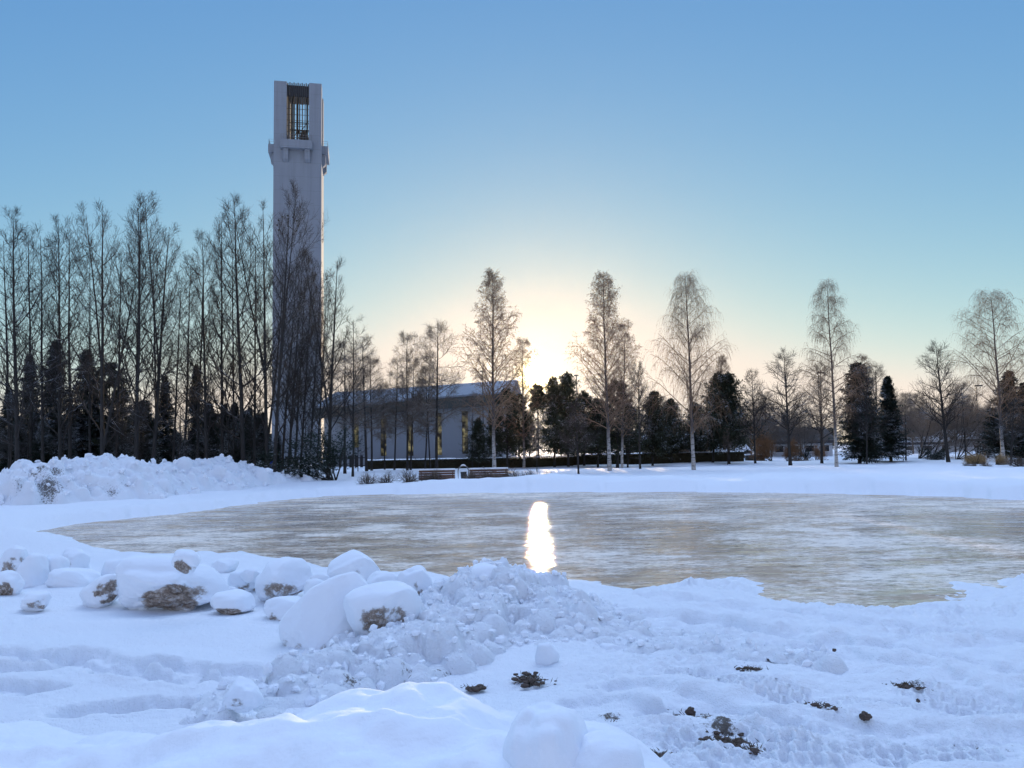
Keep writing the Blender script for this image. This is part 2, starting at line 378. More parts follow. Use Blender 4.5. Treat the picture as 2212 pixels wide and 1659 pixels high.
def ground_h(x, y, full=False):
    r = np.hypot(x, y)
    near = sstep(60, 20, r)
    sd0 = rink_sd(x, y)
    sd = sd0 + 0.35 * fbm(x * 0.55, y * 0.55, 4) * np.clip(1.2 - sd0 * 0.15, 0, 1)
    farside = sstep(20, 34, y + 0.25 * x * 0)                     # beyond the middle of the rink
    lawn = 0.20 + 0.25 * farside + 0.10 * fbm(x * 0.05, y * 0.05, 3) + 0.0005 * np.maximum(r - 60, 0) ** 1.2
    rise = np.where(farside > 0.5, 0.8, 2.6)
    h = -0.10 + (lawn + 0.10) * sstep(-0.25, 1.0, sd / (0.6 * farside + 2.6 * (1 - farside)))
    # the low ridge of cleared snow round the far edge
    ridge = np.exp(-((sd - 2.4) / 1.5) ** 2) * farside * (0.26 + 0.14 * fbm(x * 0.35, y * 0.35, 3)) * sstep(-12, -6, x + 0.0 * y)
    h = h + np.maximum(ridge, 0)
    # and a wider one at the near left corner
    c = at_z(70, 1185, 0.2)
    h = h + 0.75 * np.exp(-(((x - c[0]) / 3.4) ** 2 + ((y - c[1]) / 2.2) ** 2)) * sstep(0.1, 2.4, sd)
    c = at_z(300, 1215, 0.2)
    h = h + 0.16 * np.exp(-(((x - c[0]) / 3.0) ** 2 + ((y - c[1]) / 1.1) ** 2)) * sstep(0.1, 1.0, sd)
    h = h + .05 * fbm(x * 1.1 + 9, y * 1.6, 4, .6) * np.exp(-(sd0 / 1.6) ** 2) * (1 - farside)
    out = sstep(0.0, 1.2, sd)
    # mounds and drifted waves
    h = h + out * (0.035 * fbm(x * 0.5 + 3, y * 0.9, 3) + 0.10 * fbm(x * 0.16, y * 0.2 + 7, 3) * sstep(8, 30, r))
    mounds = np.exp(-((y - 48 - 0.08 * x) / 1.8) ** 2) * sstep(8, 18, x) * 0.22 * (1 + 0.8 * fbm(x * 0.3, y * 0.3, 3))
    h = h + out * mounds
    if full:
        right = sstep(-0.6, 1.2, x - 0.12 * y + 0.6) * sstep(26, 17, r) * out   # trodden and driven over
        left = (1 - right) * sstep(26, 15, r) * out
        d = np.zeros(x.shape)
        for px, py, wx, wy, k in DIRT_PX + EDGE_DIRT:
            c = at_z(px, py, 0.15 if py > 1200 else 0.1); hx = wx / FPX * c[1]; hy = abs(at_z(px, py - wy, 0.15)[1] - c[1])
            q = ((x - c[0] + 0.5 * (y - c[1]) * 0.3) / hx) ** 2 + ((y - c[1]) / hy) ** 2
            d = np.maximum(d, k * np.exp(-q * 0.9))
        right = right * (1 - .8 * np.clip(d * 1.5, 0, 1))
        patch = sstep(-.25, .55, fbm(x * .55 + 4, y * .8, 3)); uu_ = x * .97 + y * .24; vv_ = y * .97 - x * .24
        h = h + right * (0.05 * fbm(x * 1.2, y * 1.9, 4, 0.55) + patch * 0.055 * np.abs(fbm(x * 4.5, y * 5.5, 4, .6)) + patch * .018 * fbm(x * 15, y * 15, 2) + .035 * fbm(uu_ * .35, vv_ * 3.0, 3) + .006 * fbm(x * 11, y * 11, 2))
        h = h + left * (0.012 * fbm(x * 1.4, y * 2.4, 4) + .05 * fbm(x * .45, y * .7, 2))
        for a, b, w, dep in TREADS:
            A, B = at_z(*a, 0.15), at_z(*b, 0.15)
            u, v, L = seg_uv(x, y, A, B)
            v = v + 0.05 * noise2(u * 0.8, v * 0 + a[0])
            m = sstep(w, w * 0.8, np.abs(v)) * sstep(-0.1, 0.3, u) * sstep(L + 0.1, L - 0.3, u)
            s = 0.15
            row = np.floor(v / s); cu = np.abs(((u / 0.125 + 0.5 * (row % 2)) % 1) - 0.5); cv = np.abs((v / s) % 1 - 0.5)
            lug = sstep(0.42, 0.28, cu) * sstep(0.42, 0.30, cv)
            lug = lug * sstep(-0.5, 0.1, fbm(u * 1.6, v * 3 + a[1], 2))
            h = h - m * (0.010 + dep * lug)
        for pts in RUTS:
            for a, b in zip(pts[:-1], pts[1:]):
                A, B = at_z(*a, 0.2), at_z(*b, 0.2)
                u, v, L = seg_uv(x, y, A, B)
                uu = np.clip(u, 0, L); dd = np.hypot(u - uu, v + 0.10 * noise2(u * 1.3 + a[0], v * 0.7) + 0.05 * noise2(u * 4, v)) + .045 * fbm(x * 7, y * 9, 2)
                deep = 0.12 if a[0] < 1000 else 0.07
                h = h - deep * sstep(0.24, 0.12, dd) + 0.022 * np.exp(-((dd - 0.32) / 0.10) ** 2)
        h = h + 0.03 * sstep(0.3, 0.9, d) * (0.3 + fbm(x * 9, y * 9, 3)) * (r < 20)
        return np.where(sd0 > 1.6, np.maximum(h, .04), h), d
    return np.where(sd0 > 1.6, np.maximum(h, .04), h)
def gz(x, y):
    return float(ground_h(np.array([float(x)]), np.array([float(y)]))[0])

# one sheet of snowy ground, finer towards where we stand
A_in = np.linspace(-0.78, 0.78, 1000); A_out = np.linspace(0.78, 2 * math.pi - 0.78, 62)[1:-1]
ang = np.concatenate([A_in, A_out])
r_near = 1 / np.linspace(1 / 2.6, 1 / 62, 860)
r_far = np.geomspace(62, 425, 64)[1:]
rad = np.concatenate([[0.4, 1.0, 1.6, 2.1], r_near, r_far])
RR, AA = np.meshgrid(rad, ang, indexing='ij')
GX, GY = RR * np.sin(AA), RR * np.cos(AA)
GH, GD = ground_h(GX, GY, True)
nr, na = GX.shape
idx = np.arange(nr * na).reshape(nr, na)
q = np.stack([idx[:-1], np.roll(idx, -1, 1)[:-1], np.roll(idx, -1, 1)[1:], idx[1:]], -1).reshape(-1, 4)
V = np.stack([GX, GY, GH], -1).reshape(-1, 3)
tag(link('ground', mesh_np('ground', V, q[:, ::-1], M_GROUND, attr={'dirt': GD})), 'white snow covering the park, trodden and marked by tyres', 'snow', kind='structure')
# the ice sheet
mid = RINK.mean(0)
ring = RINK + (RINK - mid) / np.linalg.norm(RINK - mid, axis=1)[:, None] * 4.0
bm = MB(); bm.poly([(x, y, 0) for x, y in ring]); 
ice = bm.build('ice', M_ICE)
if ice.data.polygons[0].normal.z < 0: ice.data.flip_normals()
tag(ice, 'grey glassy skating rink ice with pale frost streaks', 'ice', kind='structure')
#PART2

# ------------------------------------------------------------------ tree makers
class Geo:                                       # gathers tubes and leaf triangles
    def __init__(s): s.V = []; s.F = []; s.T = []; s.n = 0
    def tubes(s, P, R, k):
        M, n, _ = P.shape
        T = np.gradient(P, axis=1); T /= np.linalg.norm(T, axis=2, keepdims=True) + 1e-9
        mt = T.mean(1); ref = np.where(np.abs(mt[:, 2:3]) > 0.75 * np.linalg.norm(mt, axis=1, keepdims=True), [[1., 0, 0]], [[0, 0, 1.]])[:, None, :]
        N = np.cross(T, np.broadcast_to(ref, T.shape)); N /= np.linalg.norm(N, axis=2, keepdims=True) + 1e-9
        B = np.cross(T, N)
        a = np.arange(k) / k * 2 * math.pi
        V = P[:, :, None] + R[:, :, None, None] * (np.cos(a)[:, None] * N[:, :, None] + np.sin(a)[:, None] * B[:, :, None])
        ix = np.arange(M * n * k).reshape(M, n, k) + s.n
        jx = np.roll(ix, -1, 2)
        F = np.stack([ix[:, :-1], jx[:, :-1], jx[:, 1:], ix[:, 1:]], -1).reshape(-1, 4)
        s.V.append(V.reshape(-1, 3)); s.F.append(F); s.n += M * n * k
    def leaves(s, C, D, S, L, W):                # C base, D direction, S side; a kite of four points each
        M = len(C)
        L = np.broadcast_to(L, (M,))[:, None]; W = np.broadcast_to(W, (M,))[:, None]
        V = np.stack([C, C + D * L * 0.45 + S * W / 2, C + D * L, C + D * L * 0.45 - S * W / 2], 1).reshape(-1, 3)
        s.V.append(V); s.F.append(np.arange(M * 4).reshape(-1, 4) + s.n); s.n += M * 4
    def mesh(s, name, mat, smooth=True):
        return mesh_np(name, np.concatenate(s.V), np.concatenate(s.F), mat, smooth)

def unit(v): return v / (np.linalg.norm(v, axis=-1, keepdims=True) + 1e-9)
def grow(rng, P, R, n, t0, t1, ang, asd, lenf, npts, up, wob, rr, rend, power=1.0, flat=0.0):
    M, m, _ = P.shape; K = M * n
    par = np.repeat(np.arange(M), n)
    t = t0 + (t1 - t0) * (((np.tile(np.arange(n), M) + rng.random(K)) / n) ** power)
    f = np.clip(t, 0, 0.999) * (m - 1); i = f.astype(int); a = (f - i)[:, None]
    base = P[par, i] * (1 - a) + P[par, i + 1] * a
    r0 = R[par, i] * (1 - a[:, 0]) + R[par, i + 1] * a[:, 0]
    T = unit(P[par, i + 1] - P[par, i]); Lp = np.linalg.norm(P[:, -1] - P[:, 0], axis=1)[par]
    az = np.tile(np.arange(n), M) * 2.39996 + rng.uniform(0, 6.28, M)[par] + rng.normal(0, .35, K)
    ref = np.where(np.abs(T[:, 2:3]) > 0.8, [[1., 0, 0]], [[0, 0, 1.]])
    N = unit(np.cross(T, ref)); B = np.cross(T, N)
    side = np.cos(az)[:, None] * N + np.sin(az)[:, None] * B
    if flat: side[:, 2] *= (1 - flat); side = unit(side)
    A = np.radians(ang + asd * rng.standard_normal(K))[:, None]
    d = unit(np.cos(A) * T + np.sin(A) * side)
    L = lenf(t, Lp) * rng.uniform(0.7, 1.25, K)
    Q = np.empty((K, npts, 3)); Q[:, 0] = base
    for j in range(1, npts):
        u = up[j - 1] if hasattr(up, '__len__') else up
        d = unit(d + np.array([0, 0, 1.]) * u / (npts - 1) + rng.normal(0, wob, (K, 3)))
        Q[:, j] = Q[:, j - 1] + d * (L / (npts - 1))[:, None]
    rb = np.clip(r0 * rr, rend, None)
    s = np.linspace(0, 1, npts)
    Rr = rb[:, None] * (1 - s) ** 0.8 + rend * (1 - (1 - s) ** 0.8)
    return Q, Rr
def trunk_line(rng, H, r, npts=14, wob=0.013, lean=0.0, rtop=0.012):
    z = np.linspace(0, 1, npts); x = np.cumsum(rng.normal(0, wob, npts)) * H / npts; y = np.cumsum(rng.normal(0, wob, npts)) * H / npts
    x -= x[0] + (x[-1] - x[0]) * z; y -= y[0] + (y[-1] - y[0]) * z
    P = np.stack([x, y, z * H], 1)[None]
    R = (r * (1 - z) ** 0.85 + rtop)[None].copy(); R[:, 0] *= 1.25
    return P, R
def deciduous(seed, H=20, r=0.16, n1=44, t0=.2, a1=45, l1=lambda t, L: 4.2 * (1 - t) ** .6 + .5, up1=.5, n2=9, a2=42, f2=.36, up2=.3, n3=7, a3=40, l3=(.35, .9),
              up3=.15, rt=.0065, wob=.06, pw=1.0, bark=None, twig=None, n4=0, forks=0, l2min=.22):
    rng = np.random.default_rng(seed)
    P0, R0 = trunk_line(rng, H, r)
    tr = Geo()
    if forks:
        PF, RF = grow(rng, P0, R0, forks, .12, .45, 14, 4, lambda t, L: L * (.97 - t), 12, .35, .02, .7, .012)
        idx = np.linspace(0, 1, 12); P0r = np.stack([np.interp(idx, np.linspace(0, 1, 14), P0[0, :, c]) for c in range(3)], 1)[None]
        R0r = np.interp(idx, np.linspace(0, 1, 14), R0[0])[None]
        P0 = np.concatenate([P0r, PF]); R0 = np.concatenate([R0r, RF])
    tr.tubes(P0, R0, 8)
    cr = Geo()
    P1, R1 = grow(rng, P0, R0, n1, t0, .985, a1, 10, l1, 7, up1, wob, .42, .010, pw)
    cr.tubes(P1, R1, 5)
    P2, R2 = grow(rng, P1, R1, n2, .18, .98, a2, 10, lambda t, L: L * f2 * (1.15 - .8 * t) + l2min, 5, up2, wob * 1.2, .6, .007)
    cr.tubes(P2, R2, 4)
    P3, R3 = grow(rng, P2, R2, n3, .15, .98, a3, 12, lambda t, L: rng.uniform(l3[0], l3[1], len(t)) * np.clip(L / 1.1, .55, 1), 4, up3, wob * 1.4, .7, rt * .7)
    R3 = np.clip(R3, 0, rt * 1.2); cr.tubes(P3, R3, 3)
    if n4:
        P4, R4 = grow(rng, P3, R3, n4, .3, .95, 38, 12, lambda t, L: rng.uniform(.12, .35, len(t)), 3, .1, .1, .8, rt * .6)
        cr.tubes(P4, R4, 3)
    return tr.mesh('trunk', bark or M_BARK), cr.mesh('crown', twig or M_TWIG), H
def birch(seed, H=18, r=.17, wide=3.6, droop=1.0, t0=.2, n1=58, a1=42, shape=.75, hang=(.5, 1.5), leafy=0):
    rng = np.random.default_rng(seed)
    P0, R0 = trunk_line(rng, H, r, wob=.015)
    tr = Geo(); tr.tubes(P0, R0, 9)
    cr = Geo()
    P1, R1 = grow(rng, P0, R0, n1, t0, .985, a1, 8, lambda t, L: wide * 1.35 * (1 - t) ** shape * (1 - .45 * np.exp(-((t - t0) / .1) ** 2)) + .35, 8, [.3, .3, .2, .1, -.3 * droop, -.9 * droop, -1.6 * droop], .05, .36, .010)
    cr.tubes(P1, R1, 5)
    P2, R2 = grow(rng, P1, R1, 9, .15, .98, 42, 12, lambda t, L: L * .30 * (1.15 - .7 * t) + .3, 5, [0, -.6 * droop, -1.2 * droop, -1.6 * droop], .08, .55, .006)
    cr.tubes(P2, R2, 4)
    P3, R3 = grow(rng, P2, R2, 8, .15, .98, 45, 15, lambda t, L: rng.uniform(hang[0], hang[1], len(t)) * (.6 + .4 * min(1, droop)), 5, [-1.5 * droop, -4 * droop, -4 * droop, -4 * droop], .10, .7, .0042)
    R3 = np.clip(R3, 0, .0065); cr.tubes(P3, R3, 3)
    if leafy:                                    # catkins and shrivelled leaves left on the twigs
        q = P3[:, 1:].reshape(-1, 3); q = q[rng.random(len(q)) < leafy]
        D = unit(rng.normal(0, .5, q.shape) + [0, 0, -1]); S = unit(np.cross(D, rng.normal(0, 1, q.shape)))
        cr.leaves(q, D, S, .085, .04)
    return tr.mesh('trunk', M_BIRCH), cr.mesh('crown', M_TWIG_B), H
def spruce(seed, H=14, r=.18, wide=2.6, whorls=30, per=10, t0=.06, dens=1.0, shape=.85, droop=-.25, mat=None, needle=.34, irregular=.15):
    rng = np.random.default_rng(seed)
    P0, R0 = trunk_line(rng, H, r, wob=.008)
    tr = Geo(); tr.tubes(P0, R0, 8); cr = Geo()
    n1 = whorls * per
    P1, R1 = grow(rng, P0, R0, n1, t0, .985, 78, 9, lambda t, L: (wide * (1 - t) ** shape + .12) * (1 + irregular * rng.standard_normal(len(t)) * .8).clip(.45, 1.5), 6, [droop, droop, 0, .2, .35], .05, .3, .006, 1.0)
    tr.tubes(P1, np.minimum(R1, .03), 4)
    m = int(22 * dens)
    P2, R2 = grow(rng, P1, R1, m, .05, 1.0, 55, 14, lambda t, L: L * .24 * (1.2 - t) + .10, 3, -.35, .1, .6, .005, flat=.75)
    q = P2[:, 0]; D0 = unit(P2[:, -1] - P2[:, 0]); LL = np.linalg.norm(P2[:, -1] - P2[:, 0], axis=1)
    for j in range(3):
        b = q + D0 * (LL * (.10 + .3 * j))[:, None]
        D = unit(D0 + rng.normal(0, .38, D0.shape) + [0, 0, -.12]); S = unit(np.cross(D, rng.normal(0, .35, D.shape) + [0, 0, 1]))
        cr.leaves(b, D, S, needle * rng.uniform(.6, 1.2, len(b)), needle * .34)
    top = P0[0, -1] - np.array([0, 0, 1]) * rng.uniform(0, 1.1, 60)[:, None] * [[0, 0, 1]]
    D = unit(rng.normal(0, .6, (60, 3)) + [0, 0, .3]); cr.leaves(top, D, unit(np.cross(D, rng.normal(0, 1, D.shape))), .22, .07)
    return tr.mesh('trunk', M_BARK), cr.mesh('crown', mat or M_NEEDLE), H
def pine(seed, H=11, r=.17, wide=2.8, n1=46, t0=.22, shape=.55, clumps=9, dens=34, spike=.30):
    rng = np.random.default_rng(seed)
    P0, R0 = trunk_line(rng, H, r, wob=.02)
    tr = Geo(); tr.tubes(P0, R0, 8); cr = Geo()
    P1, R1 = grow(rng, P0, R0, n1, t0, .99, 68, 10, lambda t, L: wide * (1 - t) ** shape + .25, 6, [.1, .2, .3, .4, .5], .07, .35, .012)
    tr.tubes(P1, R1, 4)
    P2, R2 = grow(rng, P1, R1, clumps, .25, 1.0, 50, 14, lambda t, L: L * .22 * (1.2 - t) + .3, 3, .5, .1, .6, .008)
    tr.tubes(P2, R2, 3)
    q = np.repeat(P2[:, -1], dens, 0)
    axis = np.repeat(unit(P2[:, -1] - P2[:, 0]), dens, 0)
    b = q - axis * rng.uniform(0, .45, len(q))[:, None]
    D = unit(axis * .7 + rng.normal(0, .55, q.shape) + [0, 0, .25]); S = unit(np.cross(D, rng.normal(0, 1, D.shape)))
    cr.leaves(b, D, S, spike * rng.uniform(.6, 1.15, len(b)), spike * .14)
    return tr.mesh('trunk', M_BARK), cr.mesh('crown', M_PINE), H
def bush(seed, H=3, n0=12, spread=38, n1=9, n2=9, rt=.006, lo=.05, mat=None, up=.35, leaf=0, leafsize=.08):
    rng = np.random.default_rng(seed)
    P = np.zeros((1, 4, 3)); P[0, :, 2] = np.linspace(-.15, .05, 4); P[0, :, 0] = np.linspace(-.1, .1, 4)
    P0, R0 = grow(rng, P, np.full((1, 4), .06), n0, 0, 1, spread, 14, lambda t, L: H * np.ones(len(t)) * .95, 7, up, .07, .75, .010)
    tr = Geo(); tr.tubes(P0, R0, 5); cr = Geo()
    P1, R1 = grow(rng, P0, R0, n1, .25, .98, 42, 12, lambda t, L: L * .45 * (1.1 - .7 * t) + .15, 5, .2, .1, .6, .007); cr.tubes(P1, R1, 4)
    P2, R2 = grow(rng, P1, R1, n2, .2, .98, 45, 14, lambda t, L: L * .4 + .12, 4, .1, .12, .7, rt * .7); cr.tubes(P2, np.clip(R2, 0, rt * 1.2), 3)
    if leaf:
        q = np.repeat(P2[:, 1:].reshape(-1, 3), leaf, 0) + rng.normal(0, .05, (P2.shape[0] * 3 * leaf, 3))
        D = unit(rng.normal(0, 1, q.shape)); cr.leaves(q, D, unit(np.cross(D, rng.normal(0, 1, D.shape))), leafsize, leafsize * .55)
    return tr.mesh('stem', M_BARK), cr.mesh('crown', mat or M_TWIG), H

PROTO = {}
def proto(key):
    if key not in PROTO:
        k, i = key[:-1], int(key[-1])
        if k == 'alder':
            PROTO[key] = deciduous(100 + i, 20, .16, n1=(34, 24, 34, 18, 36, 24)[i], t0=.14, a1=56 - 2 * i, l1=lambda t, L: 5.6 * np.sin(np.clip((1 - t) * 1.3, 0, 1.57)) ** .85 + .5, up1=1.0, n2=10, n3=6, up2=.65, rt=.0085, forks=(0, 1, 0, 2, 0, 1)[i], n4=0, wob=.045, f2=.30, l3=(.35, .85))
        elif k == 'thin':
            PROTO[key] = deciduous(200 + i, 16, .10, n1=34, t0=.25, a1=58, l1=lambda t, L: 3.4 * (1 - t) ** .6 + .4, up1=.45, n2=8, n3=5, up2=.25, rt=.008, wob=.09)
        elif k == 'crooked':
            PROTO[key] = deciduous(300 + i, 12, .12, n1=38, t0=.30, a1=72, l1=lambda t, L: 3.0 * (1 - t) ** .6 + .4, up1=.15, n2=9, n3=6, n4=2, up2=.1, rt=.007, wob=.12, twig=M_TWIG_F)
        elif k == 'linden':
            PROTO[key] = deciduous(400 + i, 10, .15, n1=40, t0=.24, a1=62, l1=lambda t, L: 4.7 * np.clip(1 - t, 0, 1) ** .8 + .3, up1=.30, n2=11, n3=6, up2=.1, rt=.0075, wob=.05, a2=38, f2=.30)
        elif k == 'birch':
            a = dict(wide=(4.3, 4.3, 4.9, 4.4, 5.4, 4.0)[i], droop=(.20, .26, .85, .85, .85, .3)[i], leafy=(.7, .8, .3, .3, .3, .7)[i], a1=(50, 48, 52, 62, 60, 50)[i], hang=((.3, .7), (.3, .75), (.6, 1.7), (.5, 1.4), (.5, 1.5), (.3, .7))[i], t0=(.20, .20, .17, .22, .22, .2)[i], n1=(84, 84, 54, 50, 56, 60)[i], shape=(.85, .85, .8, .85, .6, .7)[i])
            PROTO[key] = birch(500 + i, **a)
        elif k == 'spruce':
            PROTO[key] = spruce(600 + i, 14, wide=(2.6, 2.3, 2.9, 2.4)[i], shape=(.8, .9, .7, .85)[i])
        elif k == 'serb':
            PROTO[key] = spruce(650 + i, 14, wide=2.5, whorls=36, per=10, shape=(.45, .75)[i], droop=-.5, dens=1.15)
        elif k == 'fir':
            PROTO[key] = spruce(680 + i, 11, wide=(4.2, 4.2)[i], whorls=26, per=9, shape=(.7, .62)[i], droop=.12, needle=.40, mat=M_PINE, irregular=.3, t0=.16, dens=1.2)
        elif k == 'pine':
            PROTO[key] = pine(700 + i, 11, wide=(3.6, 3.2, 3.9, 2.2)[i], n1=(76, 76, 76, 34)[i], t0=(.15, .15, .15, .66)[i], clumps=14, dens=44, spike=.30)
        elif k == 'shrub':
            PROTO[key] = bush(800 + i, 3, n0=14, leaf=2, leafsize=.11, mat=M_NEEDLE, spread=46)
        elif k == 'multi':
            PROTO[key] = bush(820 + i, 8, n0=9, spread=20, n1=14, n2=12, up=.25, mat=M_TWIG_F, rt=.008)
        elif k == 'rust':
            PROTO[key] = bush(840 + i, 5, n0=14, spread=30, n1=14, n2=10, leaf=2, leafsize=.13, mat=M_RUST)
        elif k == 'straw':
            PROTO[key] = bush(860 + i, 1.7, n0=60, spread=22, n1=8, n2=4, up=-.2, rt=.006, mat=M_STRAW)
        elif k == 'rose':
            PROTO[key] = bush(880 + i, 1.0, n0=14, spread=42, n1=7, n2=6, rt=.005, mat=M_TWIG_F)
    return PROTO[key]
def mark_parts(root, key):
    tr, cr, H = proto(key)
    nm = 'stem' if tr.name.startswith('stem') else 'trunk'
    link(nm, tr, root); link('foliage' if key[:-1] in ('shrub', 'rust', 'straw', 'rose') else 'crown', cr, root)
def plant(name, key, label, bx, d, tx, ty, width=1.0, rot=0.0, cat='tree', group=None, sink=.1):
    """stand a plant at depth d under photo column bx with its tip towards (tx, ty)"""
    p = at_depth(bx, 1000, d); z = gz(p[0], d) - sink
    for _ in range(2):                           # the column a few pixels lower leans with the roll of the camera
        r = (z - EYE) / d; p = at_depth(bx, CY + FPX * (math.tan(PITCH) - r) , d)
    t = at_depth(tx, ty, d)
    H = proto(key)[2]; h = t[2] - z
    s = math.hypot(h, t[0] - p[0]) / H
    o = thing(name, label, cat, (p[0], d, z), (0, math.atan2(t[0] - p[0], h), rot), group)
    o.rotation_mode = 'XYZ'
    o.matrix_basis = Matrix.Translation((p[0], d, z)) @ Matrix.Rotation(math.atan2(t[0] - p[0], h), 4, 'Y') @ Matrix.Rotation(rot, 4, 'Z') @ Matrix.Diagonal((s * width, s * width, s, 1))
    mark_parts(o, key)
    return o

# ------------------------------------------------------------------ bell tower
def tower():
    D = 125.0
    W = 7.75; top = at_depth(645, 177, D)[2]; c = at_depth(645, 900, D + W / 2)
    th = math.radians(11.0)
    floor = at_depth(645, 306, D)[2]
    root = thing('bell_tower', 'tall slender white concrete bell tower with open belfry and four balconies, rising behind bare trees', 'tower', (c[0], c[1], .3), (0, 0, th))
    z0 = -.5; h = W / 2; fl = floor - .3; tp = top - .3
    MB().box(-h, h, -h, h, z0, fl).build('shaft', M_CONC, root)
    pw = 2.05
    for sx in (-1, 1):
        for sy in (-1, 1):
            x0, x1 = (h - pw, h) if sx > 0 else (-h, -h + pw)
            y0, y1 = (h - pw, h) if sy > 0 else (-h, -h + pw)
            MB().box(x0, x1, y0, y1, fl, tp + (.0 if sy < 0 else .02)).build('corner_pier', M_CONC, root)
    # dark louvred heads, one per side, and the roof behind them
    for k in range(4):
        m = MB()
        n = 11; lh = .6 if k == 2 else 2.3
        for i in range(n):
            x = -h + pw + (i + .5) * (W - 2 * pw) / n
            m.box(x - .09, x + .09, -h + .35, -h + .75, tp - lh, tp - .05 + .12 * (i % 2))
        m.box(-h + pw + .003, h - pw - .003, -h + .76, -h + .9, tp - lh + .05, tp - .25)
        o = m.build('louvre_head', M_DARKMETAL, root); o.rotation_euler = (0, 0, k * math.pi / 2)
        g = MB()
        for i in range(8):
            x = -h + pw + (i + .5) * (W - 2 * pw) / 8
            g.box(x - .06, x + .06, -h + .55, -h + .70, fl + .02, tp - lh)
        for j in range(6):
            zz = fl + 1.0 + j * 1.0
            g.box(-h + pw + .003, h - pw - .003, -h + .71, -h + .78, zz - .03, zz + .03)
        o = g.build('grille', M_BRONZE, root); o.rotation_euler = (0, 0, k * math.pi / 2)
    MB().box(-h + .9, h - .9, -h + .9, h - .9, tp - .75, tp - .3).build('belfry_roof', M_COPPER, root)
    m = MB()
    for x in (-1.15, -.3, 1.2):
        m.rod((x, .1, fl), (x, .1, tp - .75), .09)
    m.rod((-1.7, .1, fl + 5.0), (1.7, .1, fl + 5.0), .08); m.rod((-1.7, .1, fl + 3.6), (1.7, .1, fl + 3.6), .10); m.rod((-1.7, -.5, fl + .9), (1.7, -.5, fl + .9), .16); m.rod((-1.5, -.2, fl + 1.0), (-.4, -.2, fl + 3.4), .07); m.rod((.2, 0, fl + 3.4), (1.5, 0, fl + 5.4), .06); m.rod((-1.7, .3, fl + 1.7), (1.7, .3, fl + 1.7), .10)
    m.rod((-1.2, .1, fl + .2), (1.1, .1, fl + 3.5), .06); m.rod((1.2, .1, fl + .2), (-.2, .1, fl + 3.5), .06)
    m.build('bell_frame', M_BELL, root)
    def bell(x, y, z, r):
        b = bmesh.new(); prof = [(.0, 1.15), (.28, 1.12), (.42, .95), (.5, .6), (.62, .25), (.85, .02), (.8, 0)]
        rows = [[b.verts.new((x + r * pr * math.cos(a), y + r * pr * math.sin(a), z + r * pz)) for a in np.linspace(0, 2 * math.pi, 14, endpoint=False)] for pr, pz in prof[1:]]
        cap = b.verts.new((x, y, z + r * prof[0][1]))
        for i in range(14):
            b.faces.new((cap, rows[0][i], rows[0][(i + 1) % 14]))
            for q1, q2 in zip(rows[:-1], rows[1:]): b.faces.new((q1[i], q2[i], q2[(i + 1) % 14], q1[(i + 1) % 14]))
        me = bpy.data.meshes.new('bell'); b.to_mesh(me); b.free(); me.materials.append(M_BELL)
        link('bell', me, root)
    bell(.75, 0, fl + 2.2, 1.15); bell(-.9, .3, fl + 1.2, .8); bell(.1, -.4, fl + .4, .6); bell(-.2, .5, fl + 3.3, .5)
    # balconies on brackets
    for k in range(4):
        P = 1.05; bw = 2.55; x0 = -.15
        b = MB().box(x0 - bw, x0 + bw, -h - P, -h, fl - 1.42, fl - .02).build('balcony', M_CONC, root); b.rotation_euler = (0, 0, k * math.pi / 2)
        for sx in (-1, 1):
            xx = x0 + sx * 1.75
            m = MB(); m.prism([(-h - .62, fl - 1.42), (-h, fl - 1.42), (-h, fl - 3.55), (-h - .18, fl - 3.5), (-h - .62, fl - 3.1)], -.42, .42)
            o = m.build('bracket', M_CONC, b)
            # outline was drawn in (y, z): turn it upright
            o.matrix_local = Matrix.Translation((xx, 0, 0)) @ Matrix(((0, 0, 1, 0), (1, 0, 0, 0), (0, 1, 0, 0), (0, 0, 0, 1)))
        m = MB()
        for i in range(12):
            x = x0 - bw + .1 + i * (2 * bw - .2) / 11
            m.rod((x, -h - P + .1, fl), (x, -h - P + .1, fl + .85), .02, seg=5)
        for zz in (.42, .85):
            m.rod((x0 - bw + .1, -h - P + .1, fl + zz), (x0 + bw - .1, -h - P + .1, fl + zz), .022, seg=5)
            for sx in (-1, 1): m.rod((x0 + sx * (bw - .1), -h - P + .1, fl + zz), (x0 + sx * (bw - .1), -h, fl + zz), .022, seg=5)
        m.build('railing', M_GREYMETAL, b)
    # clock: twelve square marks and two hands straight on the wall
    zc = at_depth(624.4, 488, D)[2] - .3
    for k in (0, 1):
        f = bpy.data.objects.new('clock', None); COL.objects.link(f); f.parent = root; f.rotation_euler = (0, 0, k * math.pi / 2)
        xc = -1.55 if k == 0 else -.2
        for i in range(12):
            a = i * math.pi / 6; x = xc + 1.66 * math.sin(a); z = zc + 1.66 * math.cos(a)
            MB().box(x - .14, x + .14, -h - .05, -h - .001, z - .14, z + .14).build('hour_mark', M_BELL, f)
        for a, L, w in ((math.radians(2), 1.25, .07), (math.radians(128), 1.7, .055)):
            hnd = MB().box(-w, w, -h - .10, -h - .06, -.2, L).build('clock_hand', M_BELL, f)
            hnd.matrix_local = Matrix.Translation((xc, 0, zc)) @ Matrix.Rotation(a, 4, 'Y')
    m = MB(); m.rod((0, 0, tp - .3), (0, 0, tp + .9), .03, seg=5); m.build('mast', M_GREYMETAL, root)
tower()

